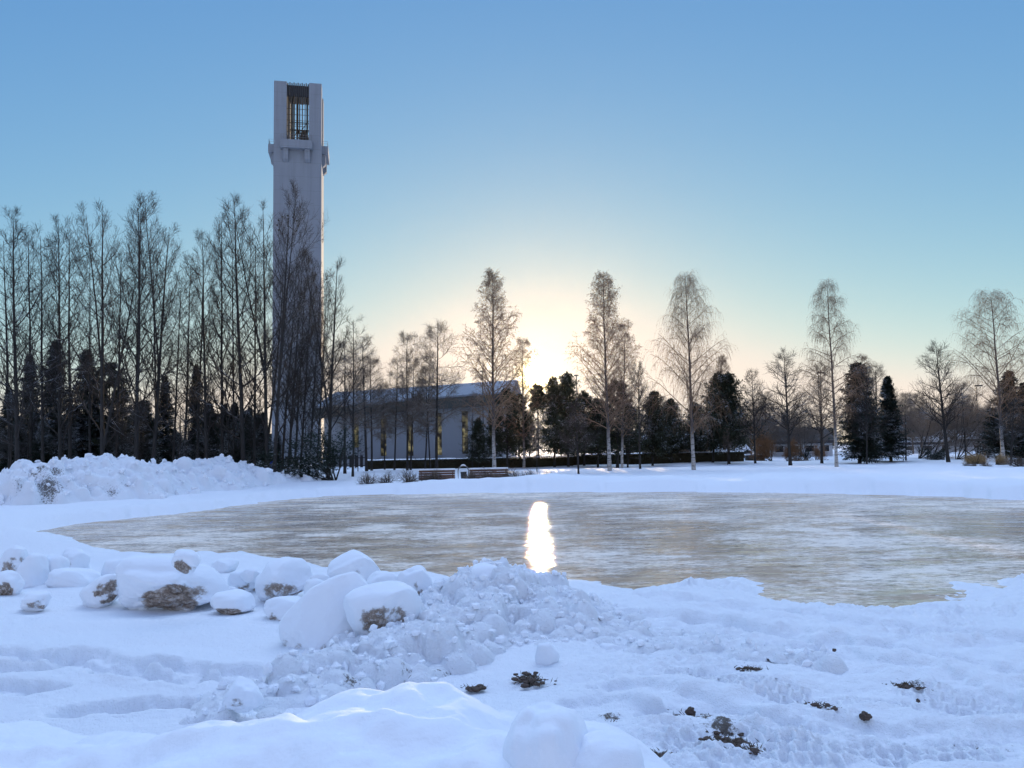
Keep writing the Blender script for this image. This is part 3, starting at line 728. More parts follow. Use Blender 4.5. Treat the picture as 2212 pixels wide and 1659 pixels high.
# ------------------------------------------------------------------ church hall with tall windows
def church():
    D = 101.0
    a, b = at_depth(700, 985, D + 1.5), at_depth(1088, 985, D - 1.5)
    ax = b - a; L = math.hypot(ax[0], ax[1]); th = math.atan2(ax[1], ax[0])
    root = thing('church_hall', 'long low white church hall with tall narrow windows under a snowy roof', 'church', (a[0], a[1], .3), (0, 0, th))
    def zt(px, py, off=0):                       # height above the hall's floor of a photo point on its front
        return at_depth(px, py, D)[2] - .3
    hl, hr = zt(713, 880), zt(1062, 853)         # underside of the eaves, left and right
    hl2 = hl - (hr - hl) * .02
    xs = [(px - 700) / (1088 - 700) * L for px in (770.5, 831, 889.6, 951, 1007, 1064)]
    ww, dp = 13 * D / FPX / 2, 14.0
    tops = [zt(770, 901), zt(831, 897.5), zt(890, 895), zt(951, 892), zt(1007, 888.5), zt(1064, 886)]
    bots = [zt(770, 967)] + [zt(p, y) for p, y in ((831, 985), (890, 984.5), (951, 983), (1007, 980), (1064, 977))]
    fasc = 1.35
    # front wall in strips with real openings
    m = MB(); x = 0
    def hz(x): return hl + (hr - hl) * (x / L) + .0
    def quadwall(x0, x1, zb, za, zc):            # strip from zb up to a sloping top
        vs = [(x0, 0), (x1, 0), (x1, .45), (x0, .45)]
        lo = [m.bm.verts.new((p, q, zb)) for p, q in vs]; hi = [m.bm.verts.new((p, q, za if i in (0, 3) else zc)) for i, (p, q) in enumerate(vs)]
        m.bm.faces.new(lo[::-1]); m.bm.faces.new(hi)
        for i in range(4): m.bm.faces.new((lo[i], lo[(i + 1) % 4], hi[(i + 1) % 4], hi[i]))
    for i in range(6):
        quadwall(x, xs[i] - ww, -.4, hz(x), hz(xs[i] - ww))
        quadwall(xs[i] - ww, xs[i] + ww, -.4, bots[i], bots[i])
        quadwall(xs[i] - ww, xs[i] + ww, tops[i], hz(xs[i] - ww), hz(xs[i] + ww))
        x = xs[i] + ww
    quadwall(x, L, -.4, hz(x), hz(L))
    m.build('front_wall', M_PLASTER, root)
    m = MB(); m.box(L - .4, L, .46, dp, -.4, hr - .05); m.box(0, .4, .46, dp, -.4, hl - .05); m.box(.41, L - .41, dp - .4, dp - .01, -.4, hl - .05); m.build('side_wall', M_PLASTER, root)
    for i in range(6):
        f = MB()
        w0, w1, zb, zt_ = xs[i] - ww, xs[i] + ww, bots[i], tops[i]
        f.box(w0 + .003, w0 + .06, .1, .2, zb + .003, zt_ - .003); f.box(w1 - .06, w1 - .003, .1, .2, zb + .003, zt_ - .003)
        for j in range(1, 4): xx = w0 + (w1 - w0) * j / 4; f.box(xx - .018, xx + .018, .12, .18, zb + .003, zt_ - .003)
        for j in range(0, 9):
            zz = zb + (zt_ - zb) * j / 8 * .99 + .02; f.box(w0 + .07, w1 - .07, .11, .19, zz - .02, zz + .02)
        fr = f.build('window', M_BRONZE, root)
        MB().box(w0 + .003, w1 - .003, .22, .24, zb + .003, zt_ - .003).build('pane', M_GLASS, fr)
        MB().box(w0 - .25, w1 + .25, -.14, -.002, zb - .14, zb - .02).build('sill', M_PLASTER, fr)
    # deep dark eaves board with a row of vents, and the snow-covered roof sloping up behind it
    m = MB()
    v = [(-1.2, hl - .05), (L + 1.0, hr + .02), (L + 1.0, hr + .02 - fasc), (-1.2, hl - fasc - .05)]
    lo = [m.bm.verts.new((p, -.95, q)) for p, q in v]; hi = [m.bm.verts.new((p, -.003, q)) for p, q in v]
    m.bm.faces.new(lo); m.bm.faces.new(hi[::-1])
    for i in range(4): m.bm.faces.new((lo[i], hi[i], hi[(i + 1) % 4], lo[(i + 1) % 4]))
    m.build('eaves', M_COPPER, root)
    m = MB()
    rl, rr_ = hl + 1.55, hr + 1.35
    v = [(-1.25, -1.0, hl - .04), (L + 1.05, -1.0, hr + .03), (L + 1.05, dp * .55, rr_ + .9), (-1.25, dp * .55, rl + .9), ]
    up = [m.bm.verts.new((p, q, z + .22)) for p, q, z in v]; dn = [m.bm.verts.new((p, q, z)) for p, q, z in v]
    m.bm.faces.new(up); m.bm.faces.new(dn[::-1])
    for i in range(4): m.bm.faces.new((dn[i], dn[(i + 1) % 4], up[(i + 1) % 4], up[i]))
    w = [(-1.25, dp * .55 + .003, rl + .9), (L + 1.05, dp * .55 + .003, rr_ + .9), (L + 1.05, dp + .6, hr), (-1.25, dp + .6, hl)]
    up = [m.bm.verts.new((p, q, z + .22)) for p, q, z in w]; m.bm.faces.new(up)
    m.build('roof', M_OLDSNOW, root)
church()

# ------------------------------------------------------------------ hedges, fences, houses
def hedge(name, label, p0, p1, H, T, cap=True, seed=1):
    rng = np.random.default_rng(seed)
    a, b = np.array(p0), np.array(p1); L = np.hypot(*(b - a)); th = math.atan2(b[1] - a[1], b[0] - a[0])
    root = thing(name, label, 'hedge', (a[0], a[1], gz(*a) - .1), (0, 0, th))
    MB().box(0.05, L - .05, .12, T - .12, -.3, H - .12).build('branches', M_HEDGE, root)
    n = int(L * 420)
    C = np.stack([rng.uniform(0, L, n), rng.uniform(0, T, n), rng.uniform(0, H, n)], 1)
    k = rng.integers(0, 3, n); C[k == 0, 1] = rng.normal(.05, .04, (k == 0).sum()); C[k == 1, 2] = H - np.abs(rng.normal(.03, .04, (k == 1).sum()))
    D = unit(rng.normal(0, 1, C.shape) + [0, -.4, .3]); g = Geo(); g.leaves(C, D, unit(np.cross(D, rng.normal(0, 1, C.shape))), .13, .07)
    link('foliage', g.mesh('foliage', M_HEDGE), root)
    if cap:
        m = int(L * 3); xs = np.linspace(-.05, L + .05, m); ys = np.linspace(-.06, T + .06, 7)
        X, Y = np.meshgrid(xs, ys, indexing='ij')
        Z = H + .02 + .11 * (1 - ((Y - T / 2) / (T / 2 + .06)) ** 2) ** .5 * (.75 + .45 * fbm(X * .9, Y * 2 + seed, 3)) - .03
        ix = np.arange(X.size).reshape(X.shape); F = np.stack([ix[:-1, :-1], ix[1:, :-1], ix[1:, 1:], ix[:-1, 1:]], -1).reshape(-1, 4)
        link('snow_cap', mesh_np('snow_cap', np.stack([X, Y, Z], -1).reshape(-1, 3), F, M_CAP), root)
    return root
def gp(px, py, z=.35): return at_z(px, py, z)[:2]
h0 = at_depth(792, 1015, 84); h1 = at_depth(1240, 1010, 86); h2 = at_depth(1234, 1006, 87.6); h3 = at_depth(1609, 1000, 88.5)
hedge('hedge', 'long dark clipped hedge topped with snow in front of the white church hall', h0[:2], h1[:2], 1.15, 1.1, seed=1)
hedge('hedge', 'dark clipped hedge with snowy top under the birches and conifers, sun side of the hall', h2[:2], h3[:2], 1.30, 1.1, seed=2)
q0, q1 = at_depth(1612, 995, 93), at_depth(1652, 995, 93)
o = thing('garden_wall', 'low dark garden wall with snow on top beyond the hedge end', 'wall', (q0[0], q0[1], gz(q0[0], q0[1])))
MB().box(0, q1[0] - q0[0], 0, .5, -.2, .62).build('base', M_COPPER, o); MB().box(-.05, q1[0] - q0[0] + .05, -.05, .55, .622, .78).build('snow_cap', M_CAP, o, bevel=.05)

def fence(label, px0, px1, d, H, board, gap, rail, capped, mat, name='board_fence'):
    a, b = at_depth(px0, 1010, d), at_depth(px1, 1010, d); L = b[0] - a[0]
    root = thing(name, label, 'fence', (a[0], d, gz((a[0] + b[0]) / 2, d) - .1))
    m = MB(); x = 0
    while x < L: m.box(x, min(x + board, L), 0, .05, .12 if rail else -.1, H); x += board + gap
    m.build('boards', mat, root)
    m = MB()
    for z in ((.30, H - .3) if rail else (.4, H - .4)): m.box(0, L, .052, .12, z - .06, z + .06)
    m.build('rail', mat, root)
    for i in range(int(L / 2.4) + 1):
        x = min(i * 2.4, L - .12); MB().box(x, x + .12, .122, .24, -.3, H - .02).build('post', mat, root)
    if capped: MB().box(-.03, L + .03, -.06, .28, H + .003, H + .15).build('snow_cap', M_CAP, root, bevel=.04)
fence('solid dark board fence with a snowy top behind the left tree stand', 470, 590, 84, 2.2, .12, .004, False, True, M_FENCE)
fence('dark slatted gate-like fence with wide gaps in front of the tower foot', 592, 792, 92, 1.55, .34, .30, True, False, M_FENCE, 'slat_fence')

def house(label, px0, px1, d, wall_py, roof_py, base_py, wmat, roof=M_ROOF, depth=7, wins=3, snow=True, cat='house'):
    a, b = at_depth(px0, base_py, d), at_depth(px1, base_py, d); L = b[0] - a[0]; z0 = gz((a[0] + b[0]) / 2, d) - .3
    hw = at_depth((px0 + px1) / 2, wall_py, d)[2] - z0; hr = at_depth((px0 + px1) / 2, roof_py, d + depth / 2)[2] - z0
    root = thing('house' if cat == 'house' else cat, label, cat, (a[0], d, z0))
    MB().box(0, L, 0, depth, -.3, hw).build('wall', wmat, root)
    m = MB(); e = .5
    A = [(-e, -e, hw), (L + e, -e, hw), (L + e, depth / 2, hr), (-e, depth / 2, hr), (L + e, depth + e, hw), (-e, depth + e, hw)]
    v = [m.bm.verts.new((x, y, z + .004)) for x, y, z in A]; u = [m.bm.verts.new((x, y, z + .2)) for x, y, z in A]
    for f in ((0, 1, 2, 3), (3, 2, 4, 5)): m.bm.faces.new([u[i] for i in f]); m.bm.faces.new([v[i] for i in f[::-1]])
    for i, j in ((0, 1), (1, 2), (2, 4), (4, 5), (5, 3), (3, 0)): m.bm.faces.new((v[i], v[j], u[j], u[i]))
    m.build('roof', M_CAP if snow else roof, root)
    m = MB(); m.box(-.45, L + .45, -.54, -.505, hw - .22, hw + .18); m.build('eaves_board', roof, root)
    for i in range(wins):
        x = L * (i + .5) / wins; wv = min(1.3, hw * .45)
        f = MB().box(x - .7, x + .7, -.05, -.002, hw * .38, hw * .38 + wv).build('window', M_WHITE, root)
        MB().box(x - .6, x + .6, -.062, -.053, hw * .38 + .1, hw * .38 + wv - .1).build('pane', M_DARKGLASS, f)
    return root
house('low pale blue-white house with a dark roof half hidden by rusty shrubs', 1668, 1800, 112, 955, 926, 998, M_HOUSE, snow=False, wins=4)
house('pale house with a snow-laden roof seen low between grey multi-stemmed trees', 1948, 2064, 118, 957, 946, 995, M_HOUSE, wins=3)
house('grey house end with a snowy roof behind the tawny dry grass', 2076, 2150, 122, 950, 930, 990, M_HOUSE, wins=1, depth=9)
house('small brown shed with a thick snowy roof at the end of the dark hedge', 1566, 1614, 100, 977, 962, 998, M_HOUSE_B, depth=4, wins=0, cat='shed')
house('distant brown-roofed house glimpsed beneath the spruces by the hedge', 1404, 1530, 120, 960, 940, 995, M_HOUSE_B, wins=2)

# ------------------------------------------------------------------ benches, litter bin, lamps, sign
def bench(label, px0, px1, d):
    a, b = at_depth(px0, 1030, d), at_depth(px1, 1030, d); L = b[0] - a[0]; z = gz((a[0] + b[0]) / 2, d)
    root = thing('park_bench', label, 'bench', (a[0], d, z - .30), (0, 0, 0), 'red-brown park benches facing away from the rink')
    m = MB()
    for j in range(4): m.box(0, L, -.03 - .03 * j, .01 - .03 * j + .0, .92 - .15 * j, 1.05 - .15 * j)
    m.build('backrest', M_WOODRED, root, bevel=.008)
    m = MB()
    for j in range(4): m.box(0, L, .05 + .13 * j, .16 + .13 * j, .43, .47)
    m.build('seat', M_WOODRED, root, bevel=.008)
    for x in (.12, L - .18):
        MB().box(x, x + .06, .06, .54, .02, .425).build('leg', M_DARKMETAL, root)
        MB().box(x, x + .06, .012, .048, .02, 1.0).build('back_post', M_DARKMETAL, root)
    MB().box(-.01, L + .01, -.08, .09, 1.053, 1.16).build('snow_cap', M_CAP, root, bevel=.04)
    MB().box(.02, L - .02, .04, .58, .473, .66).build('snow_cap', M_CAP, root, bevel=.06)
BD = 50.5
bench('red-brown slatted bench standing free of the bin, half sunk in snow', 905, 983, BD)
bench('red-brown slatted bench beside the hooped bin, twigs before its backrest', 1014, 1098, BD)
def bin_():
    p = at_depth(1001, 1030, BD - .1); z = gz(p[0], p[1])
    root = thing('litter_bin', 'dark litter bin hung under a tall metal hoop between the two benches', 'bin', (p[0], p[1], z - .1))
    m = MB(); m.rod((.02, 0, .25), (.02, 0, .78), .17, .21, 14); m.build('bucket', M_DARKMETAL, root)
    MB().rod((.02, 0, .783), (.02, 0, .86), .2, .12, 14).build('snow_cap', M_CAP, root)
    a = np.linspace(0, math.pi, 14)
    P = np.array([[-.34, 0, 0]] + [[-.34 * math.cos(t), 0, .82 + .34 * math.sin(t)] for t in a] + [[.34, 0, 0]])[None]
    g = Geo(); g.tubes(P, np.full((1, 16), .035), 8); link('hoop', g.mesh('hoop', M_GREYMETAL), root)
    P2 = np.array([[-.25 * math.cos(t) * 1.2, 0, .86 + .355 * math.sin(t)] for t in a[4:10]])[None]
    g = Geo(); g.tubes(P2, np.array([[.015, .035, .045, .045, .035, .015]]), 8); link('snow', g.mesh('snow', M_CAP), root)
bin_()
def lamp(label, px, py, d, arm=0):
    t = at_depth(px, py, d); z = gz(t[0], d); h = t[2] - z
    root = thing('street_lamp', label, 'lamp post', (t[0], d, z), group='park lamp posts')
    MB().rod((0, 0, -.2), (0, 0, h), .07, .045, 8).build('pole', M_DARKMETAL, root)
    m = MB()
    if arm: m.box(-.12, .75, -.16, .16, h - .02, h + .12)
    else: m.rod((0, 0, h), (0, 0, h + .10), .30, .26, 12)
    m.build('lamp_head', M_DARKMETAL, root, bevel=.02)
lamp('lamp post with a round top standing among birch twigs and pines near the sun', 1245, 812, 82)
lamp('thin tall lamp post in the birch beside the church roof', 1042, 803, 90)
lamp('lamp post with a broad flat head beside the white-footed pendulous birch', 1767, 806, 88, 1)
lamp('lower lamp post with a flat head behind the round-crowned bare linden', 1697, 835, 100, 1)
lamp('lamp post with a flat head among grey trees and the broad outer birch', 2108, 834, 92, 1)
def sign():
    p = at_depth(590, 1003, 74); z = gz(p[0], 74)
    root = thing('road_sign', 'round blue footpath sign on a post against the dark fence', 'sign', (p[0], 74, z))
    MB().rod((0, 0, -.2), (0, 0, 2.0 + .3), .03).build('post', M_GREYMETAL, root)
    zc = p[2] - z
    MB().rod((0, -.035, zc), (0, -.06, zc), .32, .32, 20).build('disc', M_BLUE, root)
    m = MB()
    for x, s in ((-.09, 1.0), (.10, .72)):
        m.rod((x, -.063, zc + .16 * s), (x, -.066, zc + .16 * s), .035 * s)
        m.box(x - .04 * s, x + .04 * s, -.066, -.062, zc - .06, zc + .11 * s); m.box(x - .035 * s, x - .008, -.066, -.062, zc - .2, zc - .062); m.box(x + .008, x + .035 * s, -.066, -.062, zc - .2, zc - .062)
    m.build('pictogram', M_WHITE, root)
sign()
#PART3
# ------------------------------------------------------------------ trees, one by one: photo column of the foot, depth, photo point of the tip
rt = np.random.default_rng(5)
def stand(rows, cat='tree', group=None, name=None):
    for nm, key, bx, d, tx, ty, w, label in rows:
        plant(nm, key, label, bx, d, tx, ty, w, rt.uniform(0, 6.28), cat, group)
G1 = 'tall bare trees of the stand by the tower'
stand([
 ('bare_tree', 'alder0', 39, 54, 28, 457, 1.0, 'thick-stemmed tall bare tree closest to the photo edge in the stand'),
 ('bare_tree', 'thin1', 22, 62, 8, 520, 1.0, 'slim bare tree cut by the photo edge beside the thick-stemmed one'),
 ('bare_tree', 'alder2', 70, 66, 62, 500, .8, 'slender bare tree just before the first small spruce of the stand'),
 ('bare_tree', 'thin0', 92, 58, 88, 509, 1.0, 'thin straight bare tree between the first and second dark spruces'),
 ('bare_tree', 'alder4', 131, 57, 127, 474, .85, 'bare tree with a narrow crown directly before the pointed spruce'),
 ('bare_tree', 'thin2', 152, 60, 150, 517, 1.1, 'thin bare tree standing close behind the narrow-crowned one'),
 ('bare_tree', 'alder3', 222, 54, 222, 446, .95, 'tallest double-stemmed bare tree above the dense dark pine'),
 ('bare_tree', 'thin0', 252, 63, 262, 540, 1.0, 'thin bare tree beside the dark pine, its tip below its neighbours'),
 ('bare_tree', 'thin1', 196, 64, 194, 560, .9, 'short thin bare tree in front of the broad spruce'),
 ('bare_tree', 'alder5', 292, 55, 304, 459, 1.0, 'thick forked bare tree midway along the stand over the highest snow'),
 ('bare_tree', 'alder1', 327, 56, 366, 490, .95, 'bare tree clearly leaning away from the thick forked one'),
 ('bare_tree', 'thin2', 342, 66, 330, 555, 1.0, 'slim bare tree between the leaning tree and a small spruce'),
 ('bare_tree', 'thin1', 372, 60, 392, 600, .9, 'short thin bare tree at the dip in the snow pile'),
 ('bare_tree', 'thin0', 398, 62, 412, 570, .95, 'thin bare tree over the low saddle of the snow pile'),
 ('bare_tree', 'thin2', 425, 65, 440, 545, .9, 'thin bare tree before the slim dark spruce of the stand'),
 ('bare_tree', 'alder2', 447, 58, 436, 504, .8, 'bare tree with wide low limbs over the second snow hump'),
 ('bare_tree', 'alder4', 480, 60, 478, 470, .8, 'straight bare tree beside the start of the board fence'),
 ('bare_tree', 'thin1', 505, 66, 502, 540, .9, 'thin dark bare tree in front of the board fence'),
 ('bare_tree', 'alder0', 527, 58, 506, 436, 1.0, 'tall bare tree with a broad high crown, third before the tower'),
 ('bare_tree', 'thin0', 549, 63, 552, 530, .9, 'slim bare tree squeezed between two tall ones before the tower'),
 ('bare_tree', 'alder3', 577, 59, 568, 444, .85, 'tall bare tree just off the edge of the white tower'),
 ('bare_tree', 'alder1', 590, 55, 625, 442, .8, 'thick bare tree leaning across the tower up to its clock'),
 ('bare_tree', 'thin2', 607, 62, 642, 560, .9, 'thin bare tree curving up the middle of the white tower'),
 ('bare_tree', 'alder2', 620, 60, 655, 545, .7, 'slim bare tree with upswept limbs on the white tower face'),
 ('bare_tree', 'thin1', 634, 64, 660, 600, .9, 'short thin bare tree low on the white tower face'),
 ('bare_tree', 'alder4', 648, 61, 676, 565, .7, 'bare tree crossing the tower corner near its lit side'),
 ('bare_tree', 'thin0', 666, 62, 694, 585, .95, 'bare tree whose tip meets the sunlit side of the tower'),
 ('bare_tree', 'thin2', 684, 66, 705, 640, 1.0, 'short thin bare tree at the foot of the lit tower side'),
 ('bare_tree', 'alder5', 708, 60, 729, 563, 1.05, 'bare tree with long limbs swept out over the church roof'),
 ('bare_tree', 'crooked1', 745, 70, 745, 742, 1.0, 'short bare tree behind the snowy bush'),
 ('bare_tree', 'thin1', 762, 66, 764, 690, 1.1, 'thin bare tree sloping down the end of the stand'),
], group=G1)
G2 = 'small bare trees in front of the church hall'
stand([
 ('bare_tree', 'crooked0', 792, 78, 783, 734, 1.0, 'first small bare tree past the stand, at the hedge end'),
 ('bare_tree', 'crooked2', 803, 80, 800, 770, .9, 'small bare tree paired with the one at the hedge end'),
 ('bare_tree', 'crooked1', 831, 81, 828, 830, .8, 'lowest small bare tree, standing before the second hall window'),
 ('bare_tree', 'crooked0', 852, 80, 859, 776, .8, 'small bare tree on the blank wall between two hall windows'),
 ('bare_tree', 'crooked2', 880, 79, 879, 719, .8, 'slim bare tree rising past the roof by the third hall window'),
 ('bare_tree', 'crooked1', 887, 80, 894, 774, .8, 'short bare tree leaning beside the third hall window'),
 ('bare_tree', 'crooked0', 918, 82, 930, 763, .7, 'thin bare tree with a kinked stem next to the thickest one'),
 ('bare_tree', 'crooked2', 930, 82, 918, 790, .7, 'thin bare tree crossing the kinked one before the hall'),
 ('bare_tree', 'crooked3', 943, 77, 946, 698, 1.0, 'thickest and tallest small tree, before the fourth hall window'),
 ('bare_tree', 'crooked1', 1020, 84, 1022, 850, .9, 'faint young bare tree behind the hooped bin'),
], group=G2)
GB = 'birches round the rink'
stand([
 ('birch_tree', 'birch0', 1068, 72, 1064, 588, .95, 'tall pointed birch before the roof, closest to the sun'),
 ('birch_tree', 'birch5', 1132, 84, 1128, 735, 1.0, 'short sunlit birch right beside the glaring sun'),
 ('birch_tree', 'birch1', 1317, 68, 1303, 594, .95, 'tall pointed birch with bushy twigs over the dark pines'),
 ('birch_tree', 'birch5', 1344, 74, 1350, 700, .9, 'shorter birch hidden behind the pointed bushy one'),
 ('birch_tree', 'birch2', 1499, 68, 1479, 592, .95, 'weeping birch with black and white foot, above the hedge end'),
 ('birch_tree', 'birch3', 1808, 67, 1786, 606, .85, 'weeping birch with white foot and narrow layered crown'),
 ('birch_tree', 'birch4', 2170, 70, 2140, 632, 1.0, 'wide-crowned weeping birch farthest from the tower'),
 ('birch_tree', 'birch5', 1860, 96, 1862, 770, 1.1, 'faint birch behind the blunt dark spruce'),
 ('birch_tree', 'birch0', 1555, 100, 1560, 770, 1.0, 'faint birch twigs behind the ragged fir'),
], group=GB)
GC = 'dark conifers behind the rink'
stand([
 ('fir_tree', 'fir0', 1198, 84, 1196, 816, .72, 'sunlit fir immediately beside the sun'),
 ('fir_tree', 'fir1', 1228, 82, 1224, 806, .7, 'ragged spiky fir beside the round lamp'),
 ('pine_tree', 'pine2', 1262, 84, 1262, 852, 1.0, 'dense low pine between lamp and bushy birch'),
 ('pine_tree', 'pine0', 1292, 80, 1290, 866, 1.0, 'dark pine wrapped round the bushy birch trunk'),
 ('pine_tree', 'pine1', 1334, 78, 1334, 828, 1.15, 'densest dark pine just behind the bushy birch'),
 ('pine_tree', 'pine2', 1356, 82, 1362, 880, .9, 'small dark pine at the sun-gap by the slender sapling'),
 ('pine_tree', 'pine3', 1163, 90, 1161, 836, 1.0, 'slim long-stemmed pine whose small crown touches the sun'),  # crown shaped to shade the drift; bare stem lets the glint through
 ('pine_tree', 'pine2', 1314, 84, 1312, 880, 1.0, 'low dark pine in the middle of the dense clump'),
 ('pine_tree', 'pine0', 1236, 88, 1238, 868, 1.1, 'wide low pine behind the ragged spiky fir'),
 ('fir_tree', 'fir0', 1432, 94, 1432, 884, 1.2, 'low wide fir closing the gap by the layered pointed one'),
 ('pine_tree', 'pine1', 1096, 84, 1094, 846, .9, 'hazy pine at the end of the church hall'),
 ('pine_tree', 'pine0', 1122, 86, 1120, 856, .95, 'hazy pine in the shade line between the hall and the sun'),
 ('pine_tree', 'pine2', 1072, 88, 1070, 892, .85, 'hazy pine covering the last hall window'),
 ('fir_tree', 'fir1', 1033, 82, 1033, 904, .8, 'small dark fir in front of the hall by its fifth window'),
 ('pine_tree', 'pine2', 1144, 92, 1142, 902, .85, 'low olive pine straight beneath the sun'),
 ('fir_tree', 'fir0', 1410, 84, 1412, 846, .85, 'pointed fir with flat layered branches right of the sun-gap'),
 ('fir_tree', 'fir1', 1452, 88, 1448, 862, .9, 'broad low fir behind the layered pointed one'),
 ('fir_tree', 'fir0', 1540, 86, 1552, 806, .75, 'ragged fir with two tips by the weeping birch'),
 ('fir_tree', 'fir1', 1575, 84, 1572, 806, .85, 'ragged dark fir at the end of the hedge'),
 ('fir_tree', 'fir1', 1504, 90, 1500, 870, 1.0, 'low fir hidden behind the weeping birch foot'),
 ('spruce_tree', 'serb0', 1858, 80, 1852, 782, 1.2, 'blunt columnar dark spruce with snowy lower boughs'),
 ('spruce_tree', 'serb1', 1926, 82, 1916, 812, 1.15, 'sharp pointed blue-green spruce standing alone at the top'),
 ('spruce_tree', 'spruce2', 1880, 84, 1884, 890, 1.2, 'low dark spruce filling the gap between blunt and pointed ones'),
 ('spruce_tree', 'spruce0', 2172, 76, 2180, 800, 1.5, 'dark bushy spruce under the wide-crowned birch'),
 ('spruce_tree', 'spruce1', 2205, 72, 2212, 826, 1.5, 'dark spruce cut off by the photo edge'),
 ('spruce_tree', 'spruce2', 2135, 86, 2138, 880, 1.1, 'low dark spruce before the wide-crowned birch'),
], group=GC)
GS = 'dark spruces inside the bare stand'
stand([
 ('spruce_tree', 'spruce1', 66, 72, 64, 766, 1.0, 'first pointed spruce from the photo edge inside the bare stand'),
 ('spruce_tree', 'spruce0', 122, 70, 120, 735, .95, 'tallest pointed spruce inside the bare stand'),
 ('spruce_tree', 'spruce2', 190, 70, 188, 756, 1.05, 'broad spruce with drooping shoulders inside the bare stand'),
 ('pine_tree', 'pine1', 240, 71, 236, 792, 1.0, 'round-topped dark pine inside the bare stand'),
 ('spruce_tree', 'spruce1', 360, 74, 356, 812, 1.0, 'small spruce behind the leaning bare tree'),
 ('spruce_tree', 'spruce3', 424, 74, 424, 788, .85, 'slim spruce above the second snow hump'),
 ('spruce_tree', 'spruce3', 24, 76, 20, 840, 1.2, 'low spruce at the photo edge behind the thick tree'),
 ('spruce_tree', 'spruce2', 298, 78, 300, 868, 1.3, 'low wide spruce behind the thick forked tree'),
 ('spruce_tree', 'spruce0', 484, 82, 486, 872, 1.2, 'low spruce showing over the start of the board fence'),
 ('spruce_tree', 'spruce1', 540, 90, 540, 880, 1.2, 'low spruce behind the board fence before the tower'),
], group=GS)
GR = 'bare park trees on the far lawn'
stand([
 ('bare_tree', 'linden0', 1383, 70, 1378, 786, .62, 'slender bare sapling standing in the bright gap between conifers'),
 ('bare_tree', 'linden1', 1632, 82, 1624, 802, .75, 'slim bare tree at the corner of the rusty shrub'),
 ('bare_tree', 'linden2', 1708, 76, 1694, 764, .95, 'round-crowned bare linden before the pale house'),
 ('bare_tree', 'linden3', 1776, 80, 1772, 790, .85, 'bare linden just before the white-footed weeping birch'),
 ('bare_tree', 'linden0', 1873, 76, 1872, 800, .6, 'thin snowy-limbed bare tree between the two dark spruces'),
 ('bare_tree', 'linden1', 1895, 92, 1892, 790, .9, 'pale bare tree behind the pair of dark spruces'),
 ('bare_tree', 'linden2', 2050, 75, 2022, 748, .9, 'conical bare tree leaning, alone beside the tawny grass'),
 ('bare_tree', 'crooked2', 1958, 84, 1955, 850, 1.0, 'low spreading grey tree next to the pointed spruce'),
 ('bare_tree', 'crooked0', 2088, 84, 2076, 830, 1.0, 'grey tree with a bent stem behind the tawny grass'),
 ('bare_tree', 'crooked0', 1160, 70, 1158, 912, .9, 'small sapling standing directly below the sun on the far lawn'),  # added so its branches break the sunlight on the ice into streaks
 ('bare_tree', 'linden3', 1250, 64, 1243, 872, .9, 'small young tree with a leaning stem under the sun glare'),
 ('bare_tree', 'crooked1', 1572, 82, 1570, 925, .8, 'small pale frosted tree before the hedge end'),
 ('bare_tree', 'linden0', 2185, 62, 2190, 865, 1.0, 'small young tree rising from the tawny grass edge'),
 ('grey_tree', 'multi0', 1985, 88, 1982, 842, 1.2, 'first multi-stemmed grey tree past the pointed spruce'),
 ('grey_tree', 'multi1', 2015, 92, 2010, 835, 1.2, 'multi-stemmed grey tree behind the conical bare one'),
 ('grey_tree', 'multi0', 2068, 86, 2066, 842, 1.1, 'multi-stemmed grey tree between the conical tree and lamp'),
 ('grey_tree', 'multi1', 2112, 90, 2106, 836, 1.1, 'multi-stemmed grey tree under the flat-headed lamp'),
 ('grey_tree', 'multi1', 1660, 104, 1660, 880, 1.0, 'multi-stemmed grey tree above the rusty shrub'),
 ('grey_tree', 'multi0', 1742, 106, 1742, 868, 1.1, 'multi-stemmed grey tree behind the pale house'),
], group=GR)
